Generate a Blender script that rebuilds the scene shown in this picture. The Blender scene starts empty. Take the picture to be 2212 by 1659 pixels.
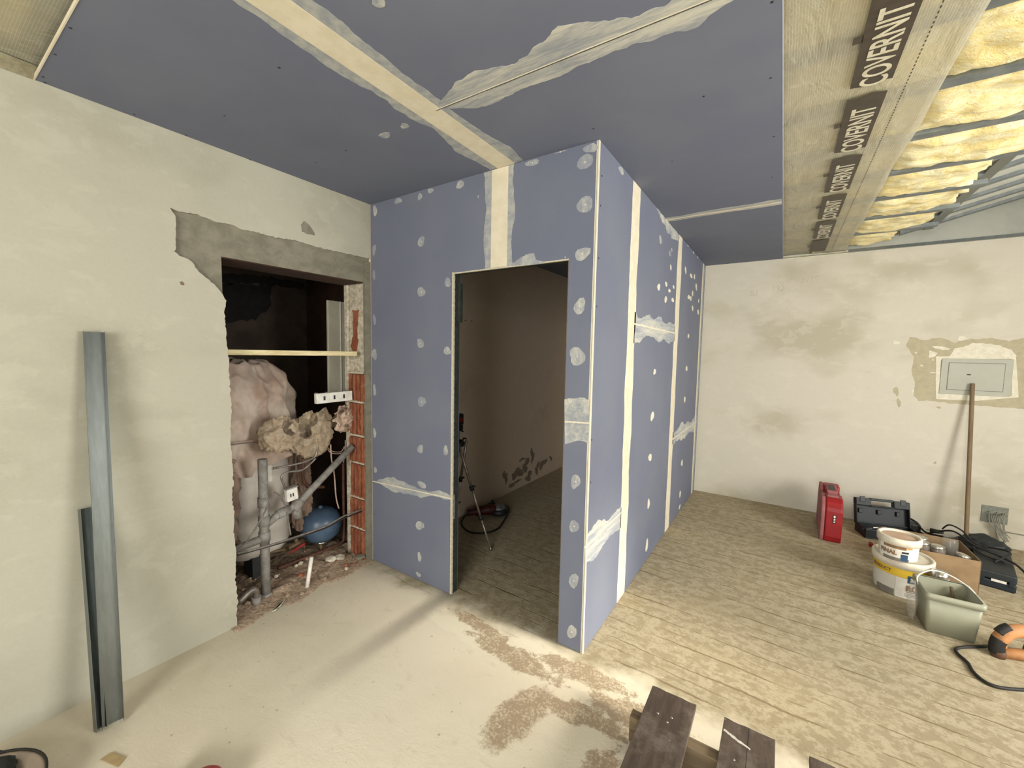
import bpy, bmesh, math, random
from math import pi, sin, cos, radians as rad
from mathutils import Vector, Matrix, noise
C = bpy.context.collection
sc = bpy.context.scene
R = random.Random(7)

# ------------------------------------------------------------------ camera
W, D, H, XC, YA = 1.703, 3.226, 2.6, 2.434, -1.557    # box width, room depth, height, board edges
cam_d = bpy.data.cameras.new('camera'); cam = bpy.data.objects.new('camera', cam_d); C.objects.link(cam)
sc.camera = cam
cam_d.sensor_fit = 'HORIZONTAL'; cam_d.sensor_width = 36.0; cam_d.lens = 884.15 * 36.0 / 2212.0
cam_d.clip_start = 0.02
def look(yaw, pitch, roll):
    f = Vector((sin(yaw)*cos(pitch), cos(yaw)*cos(pitch), sin(pitch)))
    r = Vector((cos(yaw), -sin(yaw), 0)); u = r.cross(f)
    r2 = cos(roll)*r + sin(roll)*u; u2 = -sin(roll)*r + cos(roll)*u
    return Matrix(((r2.x, u2.x, -f.x), (r2.y, u2.y, -f.y), (r2.z, u2.z, -f.z))).to_4x4()
cam.matrix_world = Matrix.Translation((2.4945, -1.9219, 1.5723)) @ look(-0.5827, -0.0751, 0.0185)

# ------------------------------------------------------------------ light and exposure
vs = sc.view_settings
vs.view_transform = 'Standard'; vs.look = 'None'; vs.gamma = 1.0; vs.exposure = 0.0; vs.use_curve_mapping = False
w = bpy.data.worlds.new('world'); sc.world = w; w.use_nodes = True
w.node_tree.nodes['Background'].inputs[0].default_value = (0.95, 0.97, 1.0, 1)
w.node_tree.nodes['Background'].inputs[1].default_value = 1.6
def area(name, loc, rot, sx, sy, power, col, spread=180):
    l = bpy.data.lights.new(name, 'AREA'); l.shape = 'RECTANGLE'; l.size = sx; l.size_y = sy
    l.energy = power; l.color = col; l.spread = rad(spread)
    o = bpy.data.objects.new(name, l); C.objects.link(o); o.location = loc; o.rotation_euler = rot
    return o
# daylight through the three openings behind and beside the photographer
area('daylight_right_window', (5.75, 0.25, 1.6), (0, rad(68), 0), 1.7, 1.9, 190, (1.0, 0.97, 0.905))
area('daylight_rear_window', (2.6, -4.75, 1.5), (rad(70), 0, 0), 2.2, 2.0, 182, (1.0, 0.97, 0.90))
area('daylight_side_window', (5.75, -3.3, 1.5), (0, rad(60), 0), 2.0, 1.8, 42, (1.0, 0.96, 0.88))
# weak sun falling through the right window onto the floor by the cubicle corner
sunbeam = area('sunlight_through_window', (5.7, 0.35, 2.0), (0, 0, 0), .5, .5, 4.3, (1.0, 0.91, 0.74), 20)
sunbeam.rotation_euler = (Vector((1.90, .20, 0.10)) - Vector((5.7, 0.35, 2.0))).to_track_quat('-Z', 'Y').to_euler()

# ------------------------------------------------------------------ materials
def srgb(c):
    if isinstance(c, str): c = [int(c[i:i+2], 16)/255 for i in (0, 2, 4)]
    return tuple(x/12.92 if x <= .04045 else ((x+.055)/1.055)**2.4 for x in c) + (1,)
class NT:
    def __init__(s, name):
        s.m = bpy.data.materials.new(name); s.m.use_nodes = True; s.t = s.m.node_tree; s.n = s.t.nodes
        s.b = s.n['Principled BSDF']; s.tc = s.n.new('ShaderNodeTexCoord')
    def new(s, k, **kw):
        x = s.n.new(k)
        for a, v in kw.items(): setattr(x, a, v)
        return x
    def L(s, a, b): s.t.links.new(a, b)
    def inp(s, sock, v):
        if hasattr(v, 'is_output') or isinstance(v, bpy.types.NodeSocket): s.L(v, sock)
        else: sock.default_value = v
    def co(s, scale=(1,1,1), loc=(0,0,0), rot=(0,0,0)):
        m = s.new('ShaderNodeMapping'); s.L(s.tc.outputs['Object'], m.inputs[0])
        m.inputs['Scale'].default_value = scale; m.inputs['Location'].default_value = loc; m.inputs['Rotation'].default_value = rot
        return m.outputs[0]
    def noise(s, sc_=5, det=5, rough=.6, vec=None, dist=0):
        x = s.new('ShaderNodeTexNoise'); x.inputs['Scale'].default_value = sc_; x.inputs['Detail'].default_value = det
        x.inputs['Roughness'].default_value = rough; x.inputs['Distortion'].default_value = dist
        s.L(vec if vec is not None else s.tc.outputs['Object'], x.inputs['Vector']); return x.outputs['Fac']
    def ramp(s, fac, stops):
        x = s.new('ShaderNodeValToRGB'); e = x.color_ramp.elements
        while len(e) < len(stops): e.new(.5)
        for i, (p, c) in enumerate(stops):
            e[i].position = p; e[i].color = srgb(c) if not isinstance(c, (int, float)) else (c, c, c, 1)
        s.L(fac, x.inputs[0]); return x.outputs[0]
    def mix(s, fac, a, b, mode='MIX'):
        x = s.new('ShaderNodeMix', data_type='RGBA', blend_type=mode)
        s.inp(x.inputs[0], fac); s.inp(x.inputs[6], srgb(a) if isinstance(a, str) else a); s.inp(x.inputs[7], srgb(b) if isinstance(b, str) else b)
        return x.outputs[2]
    def math(s, op, a, b=0.0, c=None, clamp=False):
        x = s.new('ShaderNodeMath', operation=op, use_clamp=clamp)
        s.inp(x.inputs[0], a); s.inp(x.inputs[1], b)
        if c is not None: s.inp(x.inputs[2], c)
        return x.outputs[0]
    def sstep(s, v, lo, hi):
        x = s.new('ShaderNodeMapRange', interpolation_type='SMOOTHSTEP'); s.inp(x.inputs[0], v)
        x.inputs[1].default_value = lo; x.inputs[2].default_value = hi; return x.outputs[0]
    def xyz(s, vec=None):
        x = s.new('ShaderNodeSeparateXYZ'); s.L(vec if vec is not None else s.tc.outputs['Object'], x.inputs[0]); return x.outputs
    def bump(s, h, strength=.3, dist=.01):
        x = s.new('ShaderNodeBump'); x.inputs['Strength'].default_value = strength; x.inputs['Distance'].default_value = dist
        s.L(h, x.inputs['Height'])
        if s.b.inputs['Normal'].links: s.L(s.b.inputs['Normal'].links[0].from_socket, x.inputs['Normal'])
        s.L(x.outputs[0], s.b.inputs['Normal'])
    def col(s, c, rough=.8, metal=0, spec=None):
        s.inp(s.b.inputs['Base Color'], srgb(c) if isinstance(c, str) else c)
        s.inp(s.b.inputs['Roughness'], rough); s.b.inputs['Metallic'].default_value = metal
        if spec is not None: s.b.inputs['Specular IOR Level'].default_value = spec
        return s.m
def M_simple(name, c1, c2=None, rough=.6, metal=0, ns=30, bump=.0, stretch=(1,1,1), spec=None, bd=.002):
    t = NT(name); v = t.co(stretch)
    n = t.noise(ns, 5, .6, v)
    t.col(t.mix(t.sstep(n, .35, .65), c1, c2 or c1), rough, metal, spec)
    if bump: t.bump(n, bump, bd)
    return t.m

def m_plaster(name, base='a5a395', taupe='918f7f', light='afad9f', seed=0, dark_amt=.6):
    t = NT(name)
    big = t.noise(.9, 4, .55, t.co((1,1,1.5), (seed, 0, 0))); mid = t.noise(5, 6, .65, t.co((1,1,1.6), (0, seed, 0)), .4); fine = t.noise(60, 4, .6)
    c = t.mix(t.math('MULTIPLY', t.sstep(big, .48, .68), dark_amt), base, taupe)
    c = t.mix(t.math('MULTIPLY', t.sstep(mid, .52, .62), .35), c, light)
    sm = t.noise(9, 6, .7, t.co((1,1,2.5), (3, seed, 1)), 1.2)
    c = t.mix(t.math('MULTIPLY', t.sstep(sm, .62, .72), .35), c, 'a9a491')
    c = t.mix(t.math('MULTIPLY', t.sstep(fine, .3, .7), .12), c, 'b8b2a0')
    t.col(c, .93, 0, .2); t.bump(mid, .35, .006); t.bump(fine, .15, .002); return t.m
PL_LEFT = m_plaster('plaster_left'); PL_BACK = m_plaster('plaster_back', 'c8c3b6', 'aea894', 'd1ccbf', 3, .9)
def m_board():
    t = NT('blue_board_paper'); n = t.noise(2.2, 4, .5); f = t.noise(400, 2, .5); s = t.noise(7, 8, .75, t.co((1,1,.35)), .5)
    c = t.mix(t.sstep(n, .35, .7), '6b7082', '717685')
    c = t.mix(t.math('MULTIPLY', t.sstep(s, .66, .8), .22), c, '9fa2a8')
    c = t.mix(t.math('MULTIPLY', f, .08), c, '4b505e')
    t.col(c, .75, 0, .25); return t.m
BOARD = m_board()
def m_wash(name, thin, amt, stretch=(1,1,1), full='c4c2b6'):
    t = NT(name); n = t.noise(26, 7, .68, t.co(stretch), .5); k = t.noise(7, 4, .6, t.co(stretch)); l = t.noise(120, 3, .6, t.co(stretch))
    f = t.sstep(t.math('ADD', t.math('ADD', t.math('MULTIPLY', n, .45), t.math('MULTIPLY', k, .4)), t.math('MULTIPLY', l, .15)), amt-.10, amt+.13)
    t.col(t.mix(f, thin, full), .9, 0, .2); t.bump(n, .2, .002); return t.m
WASH = m_wash('thin_filler', '8f949b', .50); WASHX = m_wash('thin_filler_along', '8d9299', .50, (.22,1.5,1)); WASHY = m_wash('thin_filler_side', '9298a2', .50, (1,.22,1.5)); DAB = m_wash('filler_dab', '8b9099', .52, (1,1,.5), 'bdbcb3')
TAPE = M_simple('joint_tape', 'd9d1bc', 'd1c8b0', .9, ns=14, bump=.1, spec=.2)
GREYEDGE = M_simple('thin_grey_filler', '8e9298', 'a9aaa5', .9, ns=20)
OPENJOINT = M_simple('open_joint', '4a4a4a', '3a3a3c', .9)  # dark grey for the open crack in the ceiling joint
CEMENT = M_simple('cement_render', '8a8678', '7a7668', .95, ns=18, bump=.5, bd=.006)
t = NT('cement_render_rough'); n = t.noise(9, 8, .72, t.co((1,1,1.3)), .6); g = t.noise(80, 5, .7)
c = t.mix(t.sstep(n, .38, .64), '6f6c5f', '807c6e'); c = t.mix(t.math('MULTIPLY', t.sstep(g, .6, .75), .4), c, '5f5c50'); t.col(c, .95, 0, .2); t.bump(n, .5, .008); t.bump(g, .4, .003); CEMENT = t.m
t = NT('hollow_clay_brick'); n = t.noise(30, 6, .7, t.co((1,1,.3))); t.col(t.mix(t.sstep(n, .35, .68), '7d4833', 'a0674d'), .95, 0, .2); t.bump(n, .6, .004); BRICK = t.m
MORTAR = M_simple('old_mortar', 'cdc4b0', 'a39a88', .95, ns=40, bump=.8, bd=.006)
RUBBLE_M = M_simple('brick_rubble', 'b5a08a', '96806a', .97, ns=60, bump=1.0, bd=.012)
DARKWALL = M_simple('dark_alcove_wall', '43382f', '352b24', .95, ns=6, bump=.3)  # plain dark base colour of the alcove walls
BROWNWALL = M_simple('dark_brown_wall', '3f2819', '2d1b10', .95, ns=6)  # plain dark brown of alcove side, alcove ceiling and lintel underside
SOOT = M_simple('soot', '0f0d0c', '1a1614', .98, ns=20)

def m_floor():
    t = NT('levelled_floor'); P = t.xyz(); X, Y = P[0], P[1]
    wob = t.noise(3.2, 3, .6); wob2 = t.noise(22, 4, .7)
    base = t.noise(1.3, 5, .6); mid = t.noise(7, 7, .7, t.co((1,1.6,1)), .5); fine = t.noise(90, 5, .65); grit = t.noise(260, 3, .6)
    zone = t.sstep(t.math('ADD', Y, t.math('MULTIPLY', t.math('SUBTRACT', wob, .5), .5)), -.12, .06)   # 0 smooth, 1 combed rows
    smooth = t.mix(t.sstep(base, .35, .65), 'e3dac4', 'ebe3ce'); smooth = t.mix(t.math('MULTIPLY', t.sstep(mid, .56, .7), .35), smooth, 'c6b99d')
    fl1 = t.noise(19, 9, .72, t.co((.8,1,1)), .2); fl2 = t.noise(60, 7, .7, t.co((.9,1,1)), .2)
    rowc = t.mix(t.sstep(fl1, .46, .55), 'afa48b', '9a8e75')
    rowc = t.mix(t.math('MULTIPLY', t.sstep(fl2, .53, .58), .45), rowc, '8f8063')
    rowc = t.mix(t.math('MULTIPLY', t.sstep(t.noise(4, 5, .6), .5, .7), .35), rowc, 'a39475')
    # comb strokes of the old adhesive
    cw = t.new('ShaderNodeTexWave', wave_type='BANDS', bands_direction='Y'); cw.inputs['Scale'].default_value = 24; cw.inputs['Distortion'].default_value = 7
    cw.inputs['Detail'].default_value = 3; cw.inputs['Detail Scale'].default_value = .6; t.L(t.co((.5,1,1)), cw.inputs[0])
    cm = t.math('MULTIPLY', t.sstep(cw.outputs['Fac'], .6, .8), t.sstep(t.noise(2.6, 4, .6, t.co((1,1,1), (5,2,0))), .5, .62))
    rowc = t.mix(t.math('MULTIPLY', cm, .35), rowc, '9d8f74')
    # groove lines between the rows
    yy = t.math('ADD', Y, t.math('ADD', t.math('MULTIPLY', t.math('SUBTRACT', wob, .5), .05), t.math('MULTIPLY', t.math('SUBTRACT', wob2, .5), .012)))
    yy = t.math('ADD', yy, t.math('MULTIPLY', X, .03))
    fr = t.math('ABSOLUTE', t.math('SUBTRACT', t.math('FRACT', t.math('DIVIDE', t.math('ADD', yy, -.355 + 8*.16), .16)), .5))
    brk = t.noise(2.4, 3, .6, t.co((1.2,6,1), (1,1,0)))
    wd = t.math('MULTIPLY_ADD', t.sstep(brk, .38, .66), .034, -.010)
    line = t.math('MULTIPLY', t.math('SUBTRACT', 1, t.math('MULTIPLY', t.math('SUBTRACT', fr, wd), 45, clamp=True), clamp=True), t.sstep(brk, .40, .47))
    # half-pitch fine lines
    fr2 = t.math('ABSOLUTE', t.math('SUBTRACT', t.math('FRACT', t.math('DIVIDE', t.math('ADD', yy, -.435 + 8*.16), .16)), .5))
    brk2 = t.noise(3.1, 3, .6, t.co((1,5,1), (7,3,0)))
    line2 = t.math('MULTIPLY', t.math('SUBTRACT', 1, t.math('MULTIPLY', t.math('SUBTRACT', fr2, .008), 60, clamp=True), clamp=True), t.sstep(brk2, .50, .58))
    ln = t.math('MULTIPLY', t.math('MAXIMUM', line, t.math('MULTIPLY', line2, .7)), zone)
    c = t.mix(zone, smooth, rowc)
    # worn brown patches in front of the box: ellipses with ragged edges
    def ell(cx, cy, rx, ry, ang, rag=1.1, thr=.85):
        v = t.co((1/rx, 1/ry, 1), (0,0,0), (0,0,0)); 
        m1 = t.new('ShaderNodeVectorMath', operation='SUBTRACT'); t.L(t.tc.outputs['Object'], m1.inputs[0]); m1.inputs[1].default_value = (cx, cy, 0)
        m2 = t.new('ShaderNodeMapping'); t.L(m1.outputs[0], m2.inputs[0]); m2.inputs['Rotation'].default_value = (0, 0, -ang)
        m3 = t.new('ShaderNodeVectorMath', operation='MULTIPLY'); t.L(m2.outputs[0], m3.inputs[0]); m3.inputs[1].default_value = (1/rx, 1/ry, 0)
        m4 = t.new('ShaderNodeVectorMath', operation='LENGTH'); t.L(m3.outputs[0], m4.inputs[0])
        nn = t.math('MULTIPLY', t.math('SUBTRACT', t.noise(11, 8, .78), .5), rag*2.2)
        return t.math('SUBTRACT', 1, t.sstep(t.math('ADD', m4.outputs['Value'], nn), thr-.12, thr+.12))
    pm = None
    for e in ELL:
        k = ell(*e); pm = k if pm is None else t.math('MAXIMUM', pm, k)
    brown = t.mix(t.sstep(t.math('ADD', t.math('MULTIPLY', t.noise(75, 6, .7), .6), t.math('MULTIPLY', t.noise(14, 5, .7), .4)), .49, .57), 'a8937a', 'cfc2a8')
    c = t.mix(t.math('MULTIPLY', pm, .92), c, brown)
    gro = t.mix(t.noise(30, 3, .6), '6f5f45', '8a795a'); c = t.mix(t.math('MULTIPLY', ln, .85), c, gro)
    # soft-edged grey streak running out from the door jamb
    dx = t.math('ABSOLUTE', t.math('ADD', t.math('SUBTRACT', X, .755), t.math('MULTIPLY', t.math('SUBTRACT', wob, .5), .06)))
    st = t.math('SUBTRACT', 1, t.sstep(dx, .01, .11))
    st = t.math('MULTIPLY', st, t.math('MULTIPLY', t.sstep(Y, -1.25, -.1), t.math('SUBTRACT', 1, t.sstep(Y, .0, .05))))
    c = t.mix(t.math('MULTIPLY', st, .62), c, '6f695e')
    # floor mixed towards taupe near the alcove and the left wall foot
    wallmix = t.math('MULTIPLY', t.math('SUBTRACT', 1, t.sstep(t.math('ADD', X, t.math('MULTIPLY', t.math('SUBTRACT', mid, .5), .5)), .0, .45)), .35)
    c = t.mix(wallmix, c, 'a3967f')
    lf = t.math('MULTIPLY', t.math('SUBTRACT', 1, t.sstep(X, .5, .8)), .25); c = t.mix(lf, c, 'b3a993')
    sp = t.noise(36, 3, .5, t.co((1,1,1), (2,9,0))); spm = t.math('MULTIPLY', t.sstep(sp, .70, .74), .5); c = t.mix(spm, c, '7d7362')
    wsp = t.noise(28, 3, .5, t.co((1,1,1), (12,9,0))); c = t.mix(t.math('MULTIPLY', t.sstep(wsp, .73, .76), .7), c, 'ece6d6')
    c = t.mix(t.math('MULTIPLY', grit, .12), c, '8f8570')
    t.col(c, .92, 0, .2)
    t.bump(fine, .25, .004); t.bump(mid, .35, .008); t.bump(t.math('SUBTRACT', 1, ln), .6, .006); return t.m
ELL = [(1.12, -.13, .26, .05, -.10), (1.40, -.22, .30, .075, -.06), (1.75, -.12, .28, .075, .1, 1.0), (2.05, -.22, .25, .09, .05), (1.62, -.50, .10, .24, -.18, .6), (1.78, -.36, .10, .06, -.2, .9), (2.06, -.62, .1, .28, .2, 1.2), (1.9,-.33,.2,.06,0)]
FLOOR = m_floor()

STEEL = M_simple('galvanised_steel', '7b8180', '737978', .3, .85, ns=9, stretch=(8,8,.4), bump=.05)
STEEL_D = M_simple('dull_galvanised_steel', '8b9193', '767d80', .55, .6, ns=14)
STUD = M_simple('dark_perforated_stud', '3c413c', '2e332f', .6, .3, ns=20)
GREYPVC = M_simple('dusty_grey_pipe', '8d8a85', '75716b', .7, ns=24, bump=.15)
WHITEPVC = M_simple('white_plastic', 'd8d6cf', 'c9c6bd', .5, ns=20)
CREAMWOOD = M_simple('cream_painted_batten', 'd3c7a0', 'b9aa80', .8, ns=12, stretch=(4,.5,4), bump=.2)
WHITEPANEL = M_simple('white_lacquered_panel', 'b9b5a6', 'aba797', .55, ns=5)
CLOTH = M_simple('dusty_pinkish_cloth', 'bfb1a4', 'a08a7c', .95, ns=4, bump=.3, bd=.01)
CLOTH_D = M_simple('dusty_brown_cloth', '917c6d', '6f5c50', .95, ns=5, bump=.3, bd=.01)
TANK_W = M_simple('dusty_white_enamel', 'd0cbc2', 'b0a89e', .5, ns=3)
BLUE_V = M_simple('dusty_blue_enamel', '3c5068', '4c6075', .35, ns=7)
BLACK_P = M_simple('black_plastic', '17191b', '24272a', .5, ns=20)
BLACK_R = M_simple('black_rubber', '121212', '1d1c1a', .65, ns=20)
DUSTCABLE = M_simple('dusty_cable', '77706a', '5a534c', .8, ns=40)
PINKCABLE = M_simple('pale_cable', 'b09a8c', '9a8577', .7, ns=40)
METALPIPE = M_simple('dull_metal_pipe', '8c867e', '6f6860', .45, .5, ns=30)
COPPER = M_simple('old_copper', '6e4a3c', '54382e', .6, .3, ns=20)
BRASS = M_simple('dirty_brass', '7d6a4c', '5f4f3c', .6, .5, ns=30)
REDP = M_simple('red_plastic', '96121a', '820f17', .45, ns=9)
PINKDUST = M_simple('red_plastic_under_dust', '8a5052', '95605f', .8, ns=8)
def m_film(name):
    t = NT(name); X = t.xyz()
    def grid(ax, pitch, wdt):
        f = t.math('ABSOLUTE', t.math('SUBTRACT', t.math('FRACT', t.math('DIVIDE', X[ax], pitch)), .5)); return t.math('SUBTRACT', 1, t.sstep(f, wdt, wdt+.1))
    g = t.math('MAXIMUM', grid(0, .008, .02), grid(1, .008, .02)); n = t.noise(4, 5, .6, t.co((1,1,1))); w2 = t.noise(11, 5, .65, t.co((1.4,.5,1), (0,0,0), (0,0,.5)), 1.0)
    c = t.mix(g, 'c4c1b0', 'dedacb'); c = t.mix(t.math('MULTIPLY', t.sstep(w2, .56, .7), .5), c, 'f0ede2')
    t.col(c, .35, 0, .5)
    tr = t.new('ShaderNodeBsdfTranslucent'); tr.inputs[0].default_value = srgb('e6e0c8'); tp = t.new('ShaderNodeBsdfTransparent')
    mx = t.new('ShaderNodeMixShader'); mx.inputs[0].default_value = .30; m2 = t.new('ShaderNodeMixShader'); out = t.n['Material Output']
    t.L(t.b.outputs[0], mx.inputs[1]); t.L(tr.outputs[0], mx.inputs[2]); t.L(mx.outputs[0], m2.inputs[2]); t.L(tp.outputs[0], m2.inputs[1])
    t.L(t.math('ADD', t.math('MULTIPLY', g, .13), t.math('MULTIPLY_ADD', n, .60, .20), clamp=True), m2.inputs[0]); t.L(m2.outputs[0], out.inputs[0])
    t.bump(t.noise(9, 5, .65, t.co((1,.4,1)), .8), .5, .02); return t.m
FILM = m_film('reinforced_film')
PRINT = M_simple('dark_print', '3c342b', '463d33', .5)
LETTER = M_simple('pale_film_lettering', 'cfcab4', 'bfb9a2', .5)
def m_wool():
    t = NT('glass_wool'); n = t.noise(9, 7, .72, t.co((.9,1.2,1)), 1.0); f = t.noise(55, 6, .72, t.co((.7,1.2,1)))
    c = t.mix(t.sstep(n, .35, .65), 'f7e3a0', 'fbf6d2'); c = t.mix(t.math('MULTIPLY', t.sstep(f, .5, .7), .4), c, 'e2bb70'); t.col(c, .98, 0, .1)
    t.bump(n, .6, .03); t.bump(f, .6, .010); return t.m
WOOL = m_wool()
DARKWOOD = None
t = NT('brown_stained_planks'); n = t.noise(9, 8, .75, t.co((3,.5,1))); s = t.noise(34, 6, .7); k = t.noise(5, 6, .7)
c = t.mix(t.sstep(n, .35, .7), '453a32', '5b5047'); c = t.mix(t.math('MULTIPLY', t.sstep(k, .5, .68), .6), c, '7d7268'); c = t.mix(t.sstep(s, .67, .72), c, 'a89e95'); t.col(c, .75, 0, .3); t.bump(n, .4, .003); DARKWOOD = t.m
RAWWOOD = M_simple('dirty_raw_wood', '7d6c54', '655642', .85, ns=10, stretch=(.4,4,4), bump=.3)
STICK = M_simple('brown_wood_stick', '7f6b50', '6d5a42', .7, ns=10, stretch=(3,3,.3))
CARD = M_simple('cardboard', '927a5c', '846d50', .9, ns=12, bump=.05)
BUCKETW = M_simple('dusty_white_bucket_plastic', 'dcd6c6', 'c8bfae', .6, ns=9)
DUSTLID = M_simple('dusty_pinkish_lid', 'b3977f', 'c4ac96', .9, ns=9)
YEL = M_simple('yellow_print', 'd2b032', 'c8a428', .5, ns=6)
GREYPR = M_simple('grey_print', '77736a', '6b675f', .6)
NAVY = M_simple('navy_print', '26425f', '2f4c68', .5)
BROWNPR = M_simple('brown_print', '8a6a4a', '7c5d40', .6)
WHITEPR = M_simple('white_label', 'dedbd2', 'd2cec4', .5)
ORANGEPR = M_simple('orange_print', 'cf9a4a', 'c48f40', .6)
GREENPL = M_simple('pale_green_grey_plastic', '929380', '8a8b78', .45, ns=3)
t = NT('clear_plastic'); t.col('a9a8a0', .08, 0, .7); t.b.inputs['Alpha'].default_value = .13; CLEAR = t.m
t = NT('pale_haze_plastic'); t.col('cfccc4', .3, 0, .5); t.b.inputs['Alpha'].default_value = .22; HAZE = t.m
TIN = M_simple('shiny_lid_metal', 'c9c6bc', 'aeaaa0', .22, .9, ns=12)
LIDBROWN = M_simple('brown_paint_jar_content', '4d3526', '5f4430', .7)
CASE_D = M_simple('dark_teal_case_plastic', '161d21', '1d2529', .55, ns=8)
CASE_N = M_simple('navy_case_plastic', '0f1922', '15222c', .5, ns=8)
ORG = M_simple('dusty_orange_plastic', 'b98253', '9a6d44', .65, ns=10)
PANELG = M_simple('grey_painted_steel_panel', 'a9aa9d', 'a3a498', .6, ns=4)
GREYBOX = M_simple('grey_back_box', '7f8278', '6e7168', .8, ns=50, bump=.5)
WIRE = M_simple('plaster_dusted_wire', '8e8c80', '7b796e', .8, ns=40)
t = NT('dusty_bag_film'); n = t.noise(25, 6, .7); t.col(t.mix(t.sstep(n, .4, .65), 'a8957d', 'c9b99f'), .45, 0, .5); t.bump(n, .2, .004); lw = t.new('ShaderNodeLayerWeight'); lw.inputs[0].default_value = .45; t.inp(t.b.inputs['Alpha'], t.math('MULTIPLY_ADD', lw.outputs['Facing'], .55, .38, clamp=True)); BAG = t.m
OLDPATCH = M_simple('old_beige_plaster_patch', 'b0a88e', 'a8a088', .95, ns=22, bump=.3)
FRESH = M_simple('fresh_filler', 'd8d4c4', 'cdc8b6', .9, ns=30, bump=.3)
DAMP = M_simple('flaking_grey_plaster', '7d7162', '958876', .95, ns=30, bump=.5)
EDGEP = M_simple('gypsum_core_edge', 'c9c2ac', 'b5ae9a', .95, ns=60, bump=.4)

# ------------------------------------------------------------------ mesh helpers
def thing(name, label, cat, loc=(0,0,0), rz=0, group=None):
    o = bpy.data.objects.new(name, None); C.objects.link(o); o.location = loc; o.rotation_euler = (0,0,rz); o.empty_display_size = .05
    return tag(o, label, cat, group)
def tag(o, label, cat, group=None):
    o['label'] = label; o['category'] = cat
    if group: o['group'] = group
    return o
def struct(o): o['kind'] = 'structure'; return o
class MB:
    def __init__(s): s.v = []; s.f = []; s.mi = []; s.sm = []
    def add(s, vs, fs, mi=0, sm=False):
        b = len(s.v); s.v += [tuple(v) for v in vs]; s.f += [tuple(i+b for i in f) for f in fs]; s.mi += [mi]*len(fs); s.sm += [sm]*len(fs); return s
    def box(s, x0, x1, y0, y1, z0, z1, mi=0, M=None):
        vs = [Vector((x, y, z)) for x in (x0, x1) for y in (y0, y1) for z in (z0, z1)]
        if M is not None: vs = [M @ v for v in vs]
        return s.add(vs, [(0,1,3,2), (4,6,7,5), (0,4,5,1), (2,3,7,6), (0,2,6,4), (1,5,7,3)], mi)
    def tube(s, pts, r, n=10, mi=0, cap=True, smooth=True):
        P = [Vector(p) for p in pts]; rs = r if isinstance(r, (list, tuple)) else [r]*len(P); vs = []; fs = []
        up = None
        for i, p in enumerate(P):
            d = (P[min(i+1, len(P)-1)] - P[max(i-1, 0)]).normalized()
            if up is None: up = Vector((0,0,1)) if abs(d.z) < .9 else Vector((1,0,0))
            a = d.cross(up).normalized(); up = a.cross(d).normalized()
            for k in range(n):
                th = 2*pi*k/n; vs.append(p + rs[i]*(cos(th)*a + sin(th)*up))
        for i in range(len(P)-1):
            for k in range(n): fs.append((i*n+k, i*n+(k+1) % n, (i+1)*n+(k+1) % n, (i+1)*n+k))
        s.add(vs, fs, mi, smooth)
        if cap:
            b = len(s.v)-len(vs); s.f += [tuple(b+k for k in range(n))[::-1], tuple(b+(len(P)-1)*n+k for k in range(n))]; s.mi += [mi]*2; s.sm += [False]*2
        return s
    def lathe(s, prof, n=32, c=(0,0,0), sx=1, sy=1, mi=0, smooth=True, M=None):
        vs = []; fs = []
        for r, z in prof:
            for k in range(n):
                th = 2*pi*k/n; v = Vector((c[0]+sx*r*cos(th), c[1]+sy*r*sin(th), c[2]+z)); vs.append(M @ v if M is not None else v)
        for i in range(len(prof)-1):
            for k in range(n): fs.append((i*n+k, i*n+(k+1) % n, (i+1)*n+(k+1) % n, (i+1)*n+k))
        return s.add(vs, fs, mi, smooth)
    def poly(s, pts, off, mi=0):      # closed polygon extruded by vector off
        n = len(pts); P = [Vector(p) for p in pts]; o = Vector(off)
        vs = P + [p+o for p in P]
        fs = [tuple(range(n))[::-1], tuple(range(n, 2*n))] + [(i, (i+1) % n, n+(i+1) % n, n+i) for i in range(n)]
        return s.add(vs, fs, mi)
    def build(s, name, mat, parent=None, bevel=0, sub=0, tri=False, loc=None, seg=2):
        me = bpy.data.meshes.new(name); me.from_pydata(s.v, [], s.f)
        for m in (mat if isinstance(mat, (list, tuple)) else [mat]): me.materials.append(m)
        for p, mi, sm in zip(me.polygons, s.mi, s.sm): p.material_index = mi; p.use_smooth = sm
        bm = bmesh.new(); bm.from_mesh(me)
        if tri: bmesh.ops.triangulate(bm, faces=[f for f in bm.faces if len(f.verts) > 4])
        bmesh.ops.recalc_face_normals(bm, faces=bm.faces); bm.to_mesh(me); bm.free()
        o = bpy.data.objects.new(name, me); C.objects.link(o)
        if parent is not None: o.parent = parent
        if loc: o.location = loc
        if bevel:
            b = o.modifiers.new('bevel', 'BEVEL'); b.width = bevel; b.segments = seg; b.limit_method = 'ANGLE'; b.angle_limit = rad(40)
        if sub:
            q = o.modifiers.new('sub', 'SUBSURF'); q.levels = sub; q.render_levels = sub
            for p in me.polygons: p.use_smooth = True
        return o
def smooth_path(pts, n=8):
    P = [Vector(p) for p in pts]; out = []
    for i in range(len(P)-1):
        p0, p1, p2, p3 = P[max(i-1,0)], P[i], P[i+1], P[min(i+2, len(P)-1)]
        for k in range(n):
            t = k/n; out.append(.5*((2*p1)+(-p0+p2)*t+(2*p0-5*p1+4*p2-p3)*t*t+(-p0+3*p1-3*p2+p3)*t*t*t))
    out.append(P[-1]); return out
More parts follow.
